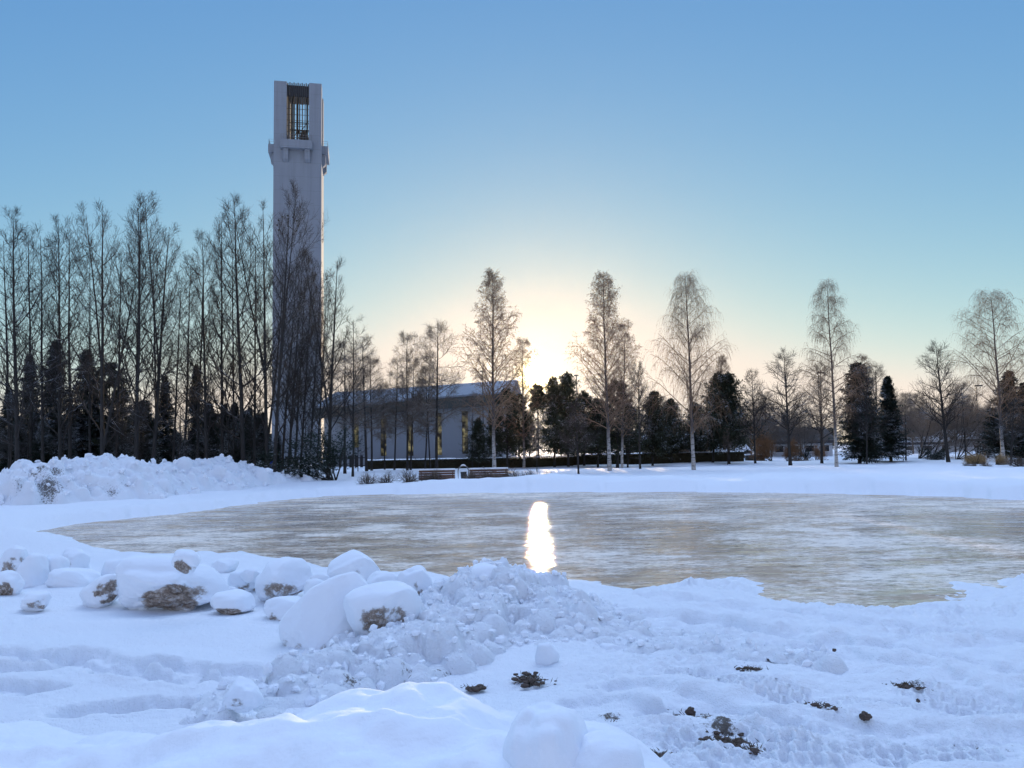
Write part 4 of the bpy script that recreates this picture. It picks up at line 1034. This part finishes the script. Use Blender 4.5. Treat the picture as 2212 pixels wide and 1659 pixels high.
stand([
 ('snowy_bush', 'shrub0', 722, 58, 722, 938, 1.35, 'big dark bush dusted with snow, bare crooked stems at its foot'),
 ('rusty_shrub', 'rust0', 1668, 92, 1664, 932, .95, 'tall rusty-leaved shrub before the pale house'),
 ('rusty_shrub', 'rust1', 1700, 90, 1706, 950, .7, 'lower rusty shrub touching the round-crowned linden'),
 ('rusty_shrub', 'rust1', 1762, 92, 1760, 962, .8, 'small rusty shrub under the pale house eaves'),
 ('dark_shrub', 'shrub1', 1735, 90, 1735, 970, 1.0, 'dark low shrub in front of the pale house wall'),
 ('dark_shrub', 'shrub1', 2040, 84, 2040, 965, 1.0, 'dark low shrub behind the conical bare tree'),
 ('dark_shrub', 'shrub0', 2004, 86, 2002, 968, 1.0, 'dark low shrub among the grey multi-stemmed trees'),
 ('dry_grass', 'straw0', 2092, 66, 2090, 984, 1.0, 'tawny dry grass clump beside the conical bare tree'),
 ('dry_grass', 'straw1', 2110, 65, 2110, 980, 1.1, 'widest tawny dry grass clump in the far bed'),
 ('dry_grass', 'straw0', 2128, 66, 2130, 984, 1.0, 'tawny dry grass clump in the middle of the far bed'),
 ('dry_grass', 'straw1', 2152, 65, 2152, 981, 1.0, 'last tawny dry grass clump, by the young tree'),
 ('low_shrub', 'rose0', 2085, 62, 2084, 1000, 1.3, 'low dark twiggy shrub at the front of the tawny grass'),
 ('low_shrub', 'rose1', 2108, 61, 2108, 1001, 1.3, 'low twiggy shrub beneath the widest tawny clump'),
 ('low_shrub', 'rose0', 2136, 61, 2136, 1000, 1.3, 'low twiggy shrub between grass bed and young tree'),
 ('low_shrub', 'rose1', 2204, 60, 2204, 990, 1.6, 'dark low shrub at the photo edge past the young tree'),
 ('rose_bush', 'rose1', 792, 49, 790, 1024, .9, 'dark twiggy rose tuft sticking out of the bank near the bush'),
 ('rose_bush', 'rose0', 838, 50.2, 836, 1024, 1.1, 'frosty rose twigs in the snow short of the free bench'),
 ('rose_bush', 'rose0', 884, 50, 882, 1018, 1.0, 'frosty rose bush just before the free bench end'),
 ('rose_bush', 'rose1', 942, 49.9, 942, 1018, 1.2, 'frosty rose twigs across the back of the free bench'),
 ('rose_bush', 'rose1', 1022, 49.6, 1022, 1020, 1.2, 'tan rose bush at the foot of the hooped bin'),
 ('rose_bush', 'rose0', 1058, 49.7, 1058, 1016, 1.2, 'frosty rose twigs across the back of the bench by the bin'),
 ('rose_bush', 'rose0', 1115, 49.7, 1114, 1016, 1.2, 'frosty rose bush just past the bench by the bin'),
 ('rose_bush', 'rose1', 1146, 50, 1146, 1018, 1.2, 'frosty rose bush below the sun, first past the benches'),
 ('rose_bush', 'rose0', 1192, 50, 1190, 1020, 1.1, 'outermost frosty rose bush along the bank'),
], cat='shrub', group='shrubs and winter grasses')

# the far-off wood that closes the view, and the tangle of saplings under the bare stand
def copies_as_one(name, label, keys, spots, mat_keep=True):
    V, F, n = [], [], 0
    for key, x, y, s, w, rot in spots:
        for me in proto(key)[:2]:
            v = np.empty(len(me.vertices) * 3, np.float32); me.vertices.foreach_get('co', v); v = v.reshape(-1, 3)
            f = np.empty(len(me.polygons) * 4, np.int32); me.loops.foreach_get('vertex_index', f)
            c, sn = math.cos(rot), math.sin(rot)
            v = np.stack([(v[:, 0] * c - v[:, 1] * sn) * s * w + x, (v[:, 0] * sn + v[:, 1] * c) * s * w + y, v[:, 2] * s + gz(x, y) - .2], 1)
            V.append(v); F.append(f.reshape(-1, 4) + n); n += len(v)
    return tag(link(name, mesh_np(name, np.concatenate(V), np.concatenate(F), keys)), label, 'trees', kind='stuff')
rs = np.random.default_rng(33)
spots = []
for i in range(84):
    px = rs.uniform(-40, 600); d = rs.uniform(64, 92); p = at_depth(px, 985, d)
    spots.append((('spruce%d' % rs.integers(0, 4)), p[0], d, rs.uniform(.2, .5), 1.35, rs.uniform(0, 6)))
copies_as_one('undergrowth', 'dark mass of young spruces filling the foot of the bare stand', M_NEEDLE, None or spots)
spots = []
for i in range(40):
    px = rs.uniform(-40, 780); d = rs.uniform(58, 80); p = at_depth(px, 985, d)
    spots.append((('thin%d' % rs.integers(0, 3)), p[0], d, rs.uniform(.30, .55), 1.3, rs.uniform(0, 6)))
copies_as_one('saplings_thicket', 'tangle of thin bare saplings beneath the tall bare trees', M_TWIG, spots)
spots = []
for i in range(70):
    px = rs.uniform(1180, 2280) if i < 52 else rs.uniform(-60, 600); d = rs.uniform(130, 200); p = at_depth(px, 960, d)
    spots.append((('spruce%d' % rs.integers(0, 4)) if rs.random() < .4 else 'pine%d' % rs.integers(0, 3), p[0], d, rs.uniform(.35, .62), 1.5, rs.uniform(0, 6)))
copies_as_one('far_wood', 'low dark wood along the horizon behind the park', M_PINE, spots)
spots = []
for i in range(92):
    px = rs.uniform(1390, 2280) if i < 50 else rs.uniform(1600, 2300); d = rs.uniform(102, 150); p = at_depth(px, 960, d)
    spots.append((('crooked%d' % rs.integers(0, 4)) if i < 30 else 'linden%d' % rs.integers(0, 4), p[0], d, rs.uniform(.45, .78) * (1 if i < 30 else 1.2), 1.25, rs.uniform(0, 6)))
copies_as_one('far_saplings', 'haze of bare grey trees behind the far lawn', M_TWIG_F, spots)

#PART4
def ico(sub):
    bm = bmesh.new(); bmesh.ops.create_icosphere(bm, subdivisions=sub, radius=1)
    v = np.array([x.co for x in bm.verts]); f = np.array([[y.index for y in x.verts] for x in bm.faces]); bm.free(); return v, f
ICO = {5: ico(5), 6: ico(6), 4: ico(4), 2: ico(2), 1: ico(1)}
# ------------------------------------------------------------------ snow piles, banks and blocks
def ridge_field(x, y, pts):                      # pts: (x, y, height, half width); height field of a heaped ridge
    H = np.zeros(x.shape)
    for (ax, ay, ah, aw), (bx, by, bh, bw) in zip(pts[:-1], pts[1:]):
        ex, ey = bx - ax, by - ay
        t = np.clip(((x - ax) * ex + (y - ay) * ey) / (ex * ex + ey * ey + 1e-9), 0, 1)
        d = np.hypot(x - ax - t * ex, y - ay - t * ey) / (aw + (bw - aw) * t)
        H = np.maximum(H, (ah + (bh - ah) * t) * np.clip(1 - d, 0, 1) ** .8 * np.clip(1.25 - .25 * (1 - d), 0, 1.2))
    return H
def lumps(x, y, H, L, B=None):
    B = H.copy()                           # L: (x, y, radius, height above what lies there)
    for lx, ly, r, h in L:
        q = ((x - lx) ** 2 + (y - ly) ** 2) / (r * r)
        w = q < 1
        if w.any():
            c = H[w]; b = B[w][np.argmin(q[w])]
            H[w] = np.maximum(c, b + h * np.sqrt(1 - q[w]) - h * .35)
    return H
def heap(name, label, pts, step, rough, mat, seed, nl=0, lr=(.1, .4), dirt=0, cat='snow heap', smooth_noise=0, extra=None, dirt_spots=(), crumbs=0, crumb_r=.03, crumb_on=''):
    P = np.array(pts); m = P[:, 3].max() + .6
    xs = np.arange(P[:, 0].min() - m, P[:, 0].max() + m, step); ys = np.arange(P[:, 1].min() - m, P[:, 1].max() + m, step)
    X, Y = np.meshgrid(xs, ys, indexing='ij')
    wx = X + .35 * rough * fbm(X * .8 + seed, Y * .8, 3); wy = Y + .35 * rough * fbm(X * .8, Y * .8 + seed, 3)
    H = ridge_field(wx, wy, pts)
    env = np.clip(H / (P[:, 2].max() * .35), 0, 1)
    H = H + env * (smooth_noise * fbm(X * 1.1 + seed, Y * 1.3, 3) + rough * .16 * fbm(X * 2.2 + seed, Y * 2.2, 4, .6))
    rng = np.random.default_rng(seed)
    if nl:
        k = rng.integers(0, X.size, nl * 8); k = k[env.ravel()[k] > .06][:nl]
        H = lumps(X, Y, H, [(X.ravel()[i], Y.ravel()[i], r, r * rng.uniform(.6, 1.25)) for i, r in zip(k, rng.uniform(0, 1, nl) ** 3.2 * (lr[1] - lr[0]) + lr[0])])
    if extra: H = lumps(X, Y, H, extra)
    H = H + env * rough * (.035 * fbm(X * 8, Y * 8 + seed, 3, .6) + .022 * np.abs(fbm(X * 19, Y * 19 + seed, 2)))
    D = np.zeros(X.shape)
    for dx, dy, r, k in dirt_spots: D = np.maximum(D, k * np.exp(-((X - dx) ** 2 + (Y - dy) ** 2) / (r * r)))
    D = np.maximum(D, dirt * sstep(.1, .7, fbm(X * .9 + seed, Y * .9, 3)))
    Z = ground_h(X, Y) + H - .05
    keep = H > .012
    ix = np.arange(X.size).reshape(X.shape)
    q = np.stack([ix[:-1, :-1], ix[1:, :-1], ix[1:, 1:], ix[:-1, 1:]], -1).reshape(-1, 4)
    kq = keep.ravel()[q].any(1); q = q[kq]
    used = np.unique(q); re = np.full(X.size, -1); re[used] = np.arange(len(used))
    V = np.stack([X, Y, Z], -1).reshape(-1, 3)[used]
    if crumbs:
        k = rng.choice(len(used), crumbs); ok = (H.ravel()[used[k]] > .02) & (D.ravel()[used[k]] < 2); k = k[ok]; V0, F0 = ICO[1]; vv, ff = [], []
        for j, i in enumerate(k):
            r = crumb_r * (.25 + rng.random() ** 5 * 2.2)
            w = V0 * (1 + .38 * rng.standard_normal(len(V0))[:, None] * .6) * r * rng.uniform(.7, 1.3, 3)
            vv.append(w + V[i] + [rng.normal(0, .02), rng.normal(0, .02), r * .45]); ff.append(F0 + j * len(V0))
        tag(link('snow_crumbs', mesh_np('snow_crumbs', np.concatenate(vv), np.concatenate(ff), M_SOFT, False)), 'broken crumbs of snow lying over ' + crumb_on, 'snow crumbs', kind='stuff')
    return tag(link(name, mesh_np(name, V, re[q], mat, attr={'dirt': D.ravel()[used]})), label, cat)
def rp(px, crest, d, w, base=None):              # a ridge point: crest pixel row at depth d
    p = at_depth(px, crest, d); return (p[0], d, max(.05, p[2] - gz(p[0], d)), w)
pile = [rp(-60, 1040, 40, 3.2), rp(10, 1022, 40, 3.4), rp(60, 1003, 40.5, 3.6), rp(125, 1001, 41, 3.8), rp(175, 991, 42, 4.0), rp(225, 986, 43, 4.0), rp(270, 990, 44, 4.0), rp(310, 1004, 46, 4.0), rp(375, 1011, 48, 3.8),
        rp(398, 1014, 49, 3.6), rp(430, 994, 50, 3.8), rp(470, 990, 52, 3.8), rp(500, 1000, 53, 3.6), rp(545, 1014, 55, 3.2), rp(585, 1022, 56, 2.8), rp(625, 1032, 57, 2.2)]
sp = lambda px, py, d, r, k: (at_depth(px, py, d)[0], d, r, k)
heap('snow_pile', 'long high ploughed snow pile with dirty scraped patches below the bare trees', pile, .11, 1.3, M_PLOW, 3, 420, (.12, .6), cat='snow pile', crumbs=1800, crumb_r=.08, crumb_on='the high far snow pile',
     dirt_spots=[sp(105, 1060, 38.4, .9, 1.0), sp(80, 1045, 39.2, .6, .9), sp(120, 1030, 39.6, .5, .9), sp(60, 1070, 38, .5, .8), sp(185, 1040, 39.5, .45, .7), sp(240, 1090, 40, .5, .8), sp(275, 1088, 41, .4, .7), sp(475, 1020, 50, .6, .6), sp(40, 1060, 38, .4, .6), sp(395, 1050, 47, .4, .6)])
plow = [rp(470, 1538, 7.3, .35), rp(540, 1492, 7.7, .55), rp(640, 1448, 8.1, .75), rp(740, 1420, 8.6, .85), rp(820, 1385, 9.0, .95), rp(890, 1342, 9.6, 1.1), rp(960, 1290, 10.6, 1.3), rp(1010, 1246, 11.4, 1.4), rp(1062, 1224, 11.8, 1.3), rp(1120, 1252, 11.6, 1.2), rp(1180, 1300, 11.0, 1.1)]
arm = [rp(1100, 1262, 11.6, 1.3), rp(1200, 1312, 10.8, 1.0), rp(1290, 1345, 10.4, .9), rp(1380, 1374, 10.0, .85), rp(1480, 1402, 9.6, .7), rp(1600, 1428, 9.2, .5), rp(1720, 1450, 8.9, .3)]
heap('plough_ridge', 'crumbly gritty ridge of ploughed snow rising to a rounded mound at the rink edge', plow, .024, .85, M_PLOW, 11, 1300, (.03, .22), cat='snow ridge', crumbs=2300, crumb_r=.024, crumb_on='the gritty ploughed ridge and its mound',
     dirt_spots=[sp(520, 1510, 7.3, .25, .45), sp(700, 1470, 8.0, .3, .35), sp(760, 1490, 8.0, .12, .8), sp(880, 1450, 8.4, .15, .6), sp(960, 1480, 8.6, .2, .6)])
heap('plough_ridge', 'long low arm of clumpy snow trailing from the mound across the driven ground', arm, .026, .8, M_PLOW, 17, 900, (.03, .18), cat='snow ridge', crumbs=900, crumb_r=.022, crumb_on='the low trailing arm')
front = [rp(-80, 1580, 4.9, 1.6), rp(150, 1562, 4.8, 1.7), rp(420, 1534, 4.7, 1.8), rp(640, 1524, 4.6, 1.8), rp(760, 1510, 4.6, 1.8), rp(880, 1502, 4.6, 1.8), rp(1000, 1496, 4.6, 1.7), rp(1080, 1512, 4.5, 1.5), rp(1150, 1560, 4.35, 1.1), rp(1220, 1600, 4.25, .8), rp(1300, 1650, 4.1, .6)]
heap('snow_drift', 'smooth rounded drift of deep snow along the lower edge', front, .022, .16, M_SOFT, 23, 0, cat='snow drift', smooth_noise=.15,
     extra=None)

def dirty_block_mat():
    m, n, l, b = new_mat('snow_block')
    b.inputs['Roughness'].default_value = 0.75; b.inputs['Specular IOR Level'].default_value = 0.25
    a = n.new('ShaderNodeAttribute'); a.attribute_name = 'dirt'
    k = mth(n, l, 'ADD', a.outputs['Fac'], mth(n, l, 'MULTIPLY', mth(n, l, 'SUBTRACT', nz(n, l, 7.0, 6, .7, coord='Generated'), .5), 2.0))
    k = mth(n, l, 'MULTIPLY', mth(n, l, 'SUBTRACT', k, .42), 4.5, clamp=True)
    d = ramp(n, l, nz(n, l, 14.0, 5, .7, coord='Generated'), [(.32, (.11, .080, .062)), (.5, (.30, .235, .19)), (.64, (.58, .53, .50))])
    l.new(mixc(n, l, k, SNOW, d), b.inputs['Base Color'])
    h = mth(n, l, 'ADD', mth(n, l, 'MULTIPLY', k, nz(n, l, 40.0, 5, .7, coord='Generated')), mth(n, l, 'MULTIPLY', nz(n, l, 60.0, 3, .6, coord='Generated'), .15))
    bump(n, l, b, h, .6, .03)
    return m
M_BLOCK = dirty_block_mat()
def block(label, x0, x1, y0, y1, dirt=(0, 0, 0, 0), seed=0, tilt=0.0, depthf=.85, sink=.18, rough=.16, d=None, up=0.0, slump=0.0, name='snow_block', sub=5, cuts=.6):
    """a lump of cleared snow filling photo box x0..x1, y0..y1; dirt = (direction x, towards us, up, amount)"""
    cx = (x0 + x1) / 2
    if d is None:
        b = at_z(cx, y1 - 2, .24)
        d = b[1]
    W = (x1 - x0) / FPX * d / 2; Hh = (y1 - y0) / FPX * d / 2
    dep = max(W * depthf, .08); yc = d + dep * .62
    k = yc / d; W *= k * (1.02 + .08 * cuts); Hh *= k * 1.05
    c = at_depth(cx, (y0 + y1) / 2, yc); c[2] += up
    V0, F = ICO[sub]
    n = V0.copy()
    p = V0 * (1 + rough * 1.3 * noise3(V0 * 1.1 + seed * 3.7)[:, None] + rough * .55 * noise3(V0 * 2.3 + seed * 1.9)[:, None])
    # squarer than a ball, top smoothed by fresh snow, underside cut back
    p = np.sign(p) * np.abs(p) ** .88
    rc = np.random.default_rng(seed + 900)
    for _ in range(7):                           # broken faces round the sides
        a_ = rc.uniform(0, 6.28); cut = np.array([math.cos(a_), math.sin(a_), rc.uniform(-.6, .55)]); cut /= np.linalg.norm(cut)
        p = p - cut * (np.maximum(p @ cut - rc.uniform(.60, .84), 0) * cuts)[:, None]
    low = sstep(.1, -.75, n[:, 2])
    p[:, :2] *= (1 + slump * low - (.10 if slump == 0 else 0) * low)[:, None]
    dd = np.array(dirt[:3], float); dl = np.linalg.norm(dd)
    D = np.zeros(len(p))
    if dl > 0:
        D = sstep(.52, 1.05, n @ (dd / dl) + .28 * noise3(n * 2.2 + seed)) * dirt[3]
        D = D * sstep(.75, .25, n[:, 2])
    pr = n * (noise3(n * 5 + seed)[:, None] * .055 + noise3(n * 11 + seed)[:, None] * .035 + noise3(n * 23 + seed)[:, None] * .018)
    p = p + pr * (.16 + 1.6 * np.maximum(D, .35 * low))[:, None] - n * (D * .07)[:, None]
    ca, sa = math.cos(tilt), math.sin(tilt)
    X = p[:, 0] * W; Z = p[:, 2] * Hh
    q = np.stack([X * ca - Z * sa, p[:, 1] * dep, X * sa + Z * ca], 1)
    me = mesh_np(name, q, F, M_BLOCK, attr={'dirt': D})
    o = link(name, me, None, c)
    return tag(o, label, 'snow block', 'snow-capped blocks of cleared snow')
BL = [
 ('rounded snow block at the photo edge with a grey scraped side, by the rink corner', 0, 66, 1184, 1252, (.3, -1, -.3, .7), 1, .2, {}),
 ('grey-bottomed snow block cut by the photo edge', -16, 48, 1238, 1294, (.2, -1, -.7, .9), 2, 0, {}),
 ('tall clean snow block behind the grey-bottomed one', 36, 108, 1200, 1272, (0, 0, 0, 0), 3, -.3, {'slump': .25}),
 ('two-humped snow block with a small grey notch', 88, 146, 1200, 1264, (-.1, -1, -.5, .5), 4, -.2, {'slump': .2}),
 ('snow block with a dark speck on its top, beside the rink bank', 130, 196, 1190, 1240, (-.4, -.6, .5, .6), 5, -.3, {'slump': .3}),
 ('smooth drift-like snow block trailing to a low tail', 115, 208, 1230, 1276, (0, 0, 0, 0), 6, -.2, {'slump': .3}),
 ('small half-buried snow block lowest by the smooth snowfield', 50, 106, 1281, 1318, (.6, -1, -.4, .6), 7, 0, {'slump': .2}),
 ('oval snow block with one darker end, short of the giant one', 222, 286, 1209, 1258, (.9, -.6, -.3, .35), 8, 0, {}),
 ('wedge-shaped snow block with a dirty end facing the giant one', 180, 262, 1248, 1306, (.8, -.8, -.5, .9), 9, .35, {'slump': .2}),
 ('giant snow-draped block with a dark dirty flank, carrying a cap stone of snow', 256, 464, 1204, 1316, (.55, -1, -.75, 1.0), 10, -.06, {'slump': .12, 'sub': 6, 'rough': .22}),
 ('small round snow-capped lump sitting on the giant block', 368, 436, 1190, 1236, (-.1, -1, -.75, 1.0), 11, 0, {'d': 11.7, 'depthf': .8}),
 ('faint snow block behind the giant one at the rink edge', 456, 512, 1207, 1246, (0, 0, 0, 0), 12, 0, {}),
 ('flat loaf-shaped snow block with a speckled grey underside', 490, 566, 1237, 1280, (.1, -1, -.6, .9), 13, -.1, {}),
 ('small smooth lump behind the loaf-shaped block', 520, 566, 1229, 1256, (0, 0, 0, 0), 30, 0, {'d': 13.6}),
 ('little snow ball just above the black-bottomed block', 474, 516, 1268, 1296, (0, 0, 0, 0), 14, 0, {'slump': .2}),
 ('low snow block with a black underside opening', 452, 546, 1278, 1324, (-.35, -1, -.9, 1.0), 15, .05, {'slump': .15}),
 ('upright smooth snow block leaning on the sloping one', 566, 610, 1213, 1268, (0, 0, 0, 0), 16, -.1, {}),
 ('large sloping snow block with a gravelly toe', 546, 672, 1217, 1298, (-.1, -1, -.8, .65), 17, .28, {'slump': .25, 'sub': 6}),
 ('rounded snow block in front of the sloping one, gritty underneath', 570, 666, 1290, 1344, (-.6, -1, -.9, .6), 18, .05, {}),
 ('small brown-bottomed snow block wedged between two larger ones', 655, 710, 1256, 1314, (0, -1, -.5, .95), 19, 0, {}),
 ('small smooth lump resting behind the brown-bottomed block', 668, 708, 1239, 1268, (0, 0, 0, 0), 20, 0, {'d': 12.6}),
 ('big leaning snow block with a dark hole, topmost beside the rink', 702, 822, 1199, 1296, (-.5, -1, -.55, .75), 21, .45, {'sub': 6, 'slump': .1}),
 ('flat smooth snow block between the holed one and the great boulder', 786, 864, 1235, 1278, (0, 0, 0, 0), 22, 0, {'d': 11.6}),
 ('tall snow block with a brown dirty base beside the ploughed mound', 862, 940, 1226, 1334, (.35, -1, -.65, 1.0), 23, .08, {'depthf': .8}),
 ('long sloping snow bank block running down from the great boulder', 622, 838, 1256, 1400, (-.9, -.8, -.75, .5), 24, .42, {'sub': 6, 'slump': .15, 'rough': .1, 'd': 9.95}),
 ('great round snow boulder with a broad brown scraped face', 744, 896, 1264, 1398, (.25, -1, .05, .8), 25, 0, {'sub': 6, 'd': 9.55, 'rough': .12}),
 ('small egg of snow at the front of the long clumpy arm', 1154, 1208, 1392, 1446, (0, 0, 0, 0), 26, 0, {'d': 8.9, 'sub': 4}),
 ('snow ball half sunk in the clumpy arm', 1296, 1342, 1392, 1430, (0, 0, 0, 0), 27, 0, {'d': 9.4, 'sub': 4}),
 ('fresh lump of snow perched on the ploughed ridge top', 1010, 1096, 1220, 1296, (0, 0, 0, 0), 28, -.1, {'d': 11.3, 'rough': .08}),
 ('tall smooth snow knob at the end of the foremost drift', 1096, 1262, 1530, 1760, (0, 0, 0, 0), 41, .05, {'d': 4.0, 'cuts': 0, 'rough': .20, 'slump': .6, 'sub': 6, 'depthf': 1.1}),
 ('lower round snow knob beside the tall one, cut by the lower edge', 1220, 1380, 1594, 1780, (0, 0, 0, 0), 42, 0, {'d': 3.9, 'cuts': 0, 'rough': .18, 'slump': .6, 'sub': 6, 'depthf': 1.1}),
 ('pale crumbled lump at the low end of the gritty ridge', 482, 566, 1474, 1532, (-.4, -1, -.5, .45), 29, 0, {'d': 7.1, 'rough': .28}),
]
for lb, x0, x1, y0, y1, di, sd, tl, kw in BL: block(lb, x0, x1, y0, y1, di, sd, tl, **kw)
def turf(px, py, wx, wy, n, seed, label):
    rng = np.random.default_rng(seed); V0, F0 = ICO[2]; VV, FF = [], []
    c = at_z(px, py, .17); hx = wx / FPX * c[1]; hy = abs(at_z(px, py - wy, .17)[1] - c[1])
    for i in range(n):
        u, v = rng.normal(0, .5, 2); x = c[0] + u * hx + v * hx * .5; y = c[1] - v * hy; r = .006 + .024 * rng.random() ** 3
        z = gz(x, y)
        VV.append(V0 * (1 + .45 * noise3(V0 * 1.7 + i)[:, None]) * [r * 1.6, r * 1.3, r * .7] + [x, y, z + r * .1]); FF.append(F0 + i * len(V0))
    o = link('turf', mesh_np('turf', np.concatenate(VV), np.concatenate(FF), M_SOIL, False))
    g = Geo(); m = n * 2; u = rng.normal(0, .5, (m, 2)); x = c[0] + u[:, 0] * hx + u[:, 1] * hx * .5; y = c[1] - u[:, 1] * hy
    C = np.stack([x, y, ground_h(x, y) - .005], 1); D = unit(rng.normal(0, .8, (m, 3)) * [1, 1, .3] + [0, 0, .5])
    g.leaves(C, D, unit(np.cross(D, rng.normal(0, 1, D.shape))), rng.uniform(.03, .09, m), .008)
    link('grass_blades', g.mesh('grass_blades', M_STRAWDARK), o)
    tag(o, label, 'turf', kind='stuff')
M_STRAWDARK = plain('withered_grass', (.085, .065, .04), .9, var=.4, scale=20)
for t in ((1522, 1588, 44, 20, 190, 1, 'torn dark turf, the largest patch on the driven snow'), (1585, 1634, 44, 14, 110, 2, 'torn turf trailing below the largest patch'), (1147, 1482, 30, 10, 60, 3, 'scraped turf at the foot of the ploughed mound'),
          (1022, 1498, 22, 6, 26, 4, 'scraped turf just behind the smooth drift'), (1320, 1580, 26, 7, 40, 5, 'scraped turf beside the snow knobs'), (1628, 1472, 28, 7, 36, 6, 'scraped turf at the head of the tread marks'),
          (1965, 1503, 32, 8, 26, 7, 'thin scraped turf on the far tyre track'), (1776, 1552, 26, 6, 20, 8, 'thin scraped turf between the tyre tracks'), (1400, 1650, 40, 10, 50, 9, 'scraped turf at the lower edge')):
    turf(*t)
def clod(label, px, py, r, seed):
    p = at_z(px, py, .18); V0, F = ICO[4]; s = r / FPX * p[1]
    v = V0 * (1 + .4 * noise3(V0 * 1.6 + seed)[:, None] + .2 * noise3(V0 * 4 + seed)[:, None]) * [s, s, s * .8]
    return tag(link('soil_clod', mesh_np('soil_clod', v, F, M_SOIL), None, (p[0], p[1], gz(p[0], p[1]) + s * .35)), label, 'clod', 'clods of soil on the snow')
clod('dark frozen clod of soil standing alone on the driven snow', 1870, 1568, 10, 3)
clod('small soil clod beside the faint dirt smear by the tracks', 1984, 1531, 4, 5)
clod('soil clod at the top of the big dark turf patch', 1492, 1560, 10, 7)
clod('tiny soil clod on the gritty ridge crest', 760, 1446, 5, 9)
clod('tiny soil clod out on the open driven snow', 1803, 1425, 4, 11)

# ------------------------------------------------------------------ haze added for the glow round the sun
def haze():
    m = bpy.data.materials.new('glow_haze'); m.use_nodes = True; n, l = m.node_tree.nodes, m.node_tree.links
    n.clear(); o = n.new('ShaderNodeOutputMaterial'); v = n.new('ShaderNodeVolumePrincipled')
    v.inputs['Color'].default_value = (.95, .96, 1, 1); v.inputs['Density'].default_value = HAZE_DENSITY; v.inputs['Anisotropy'].default_value = .9
    l.new(v.outputs[0], o.inputs['Volume'])
    h = MB().box(-450, 450, -450, 450, -2.0, 72).build('haze', m)
    tag(h, 'thin frosty air over the whole park', 'haze', kind='stuff')
HAZE_DENSITY = .0000125
haze()
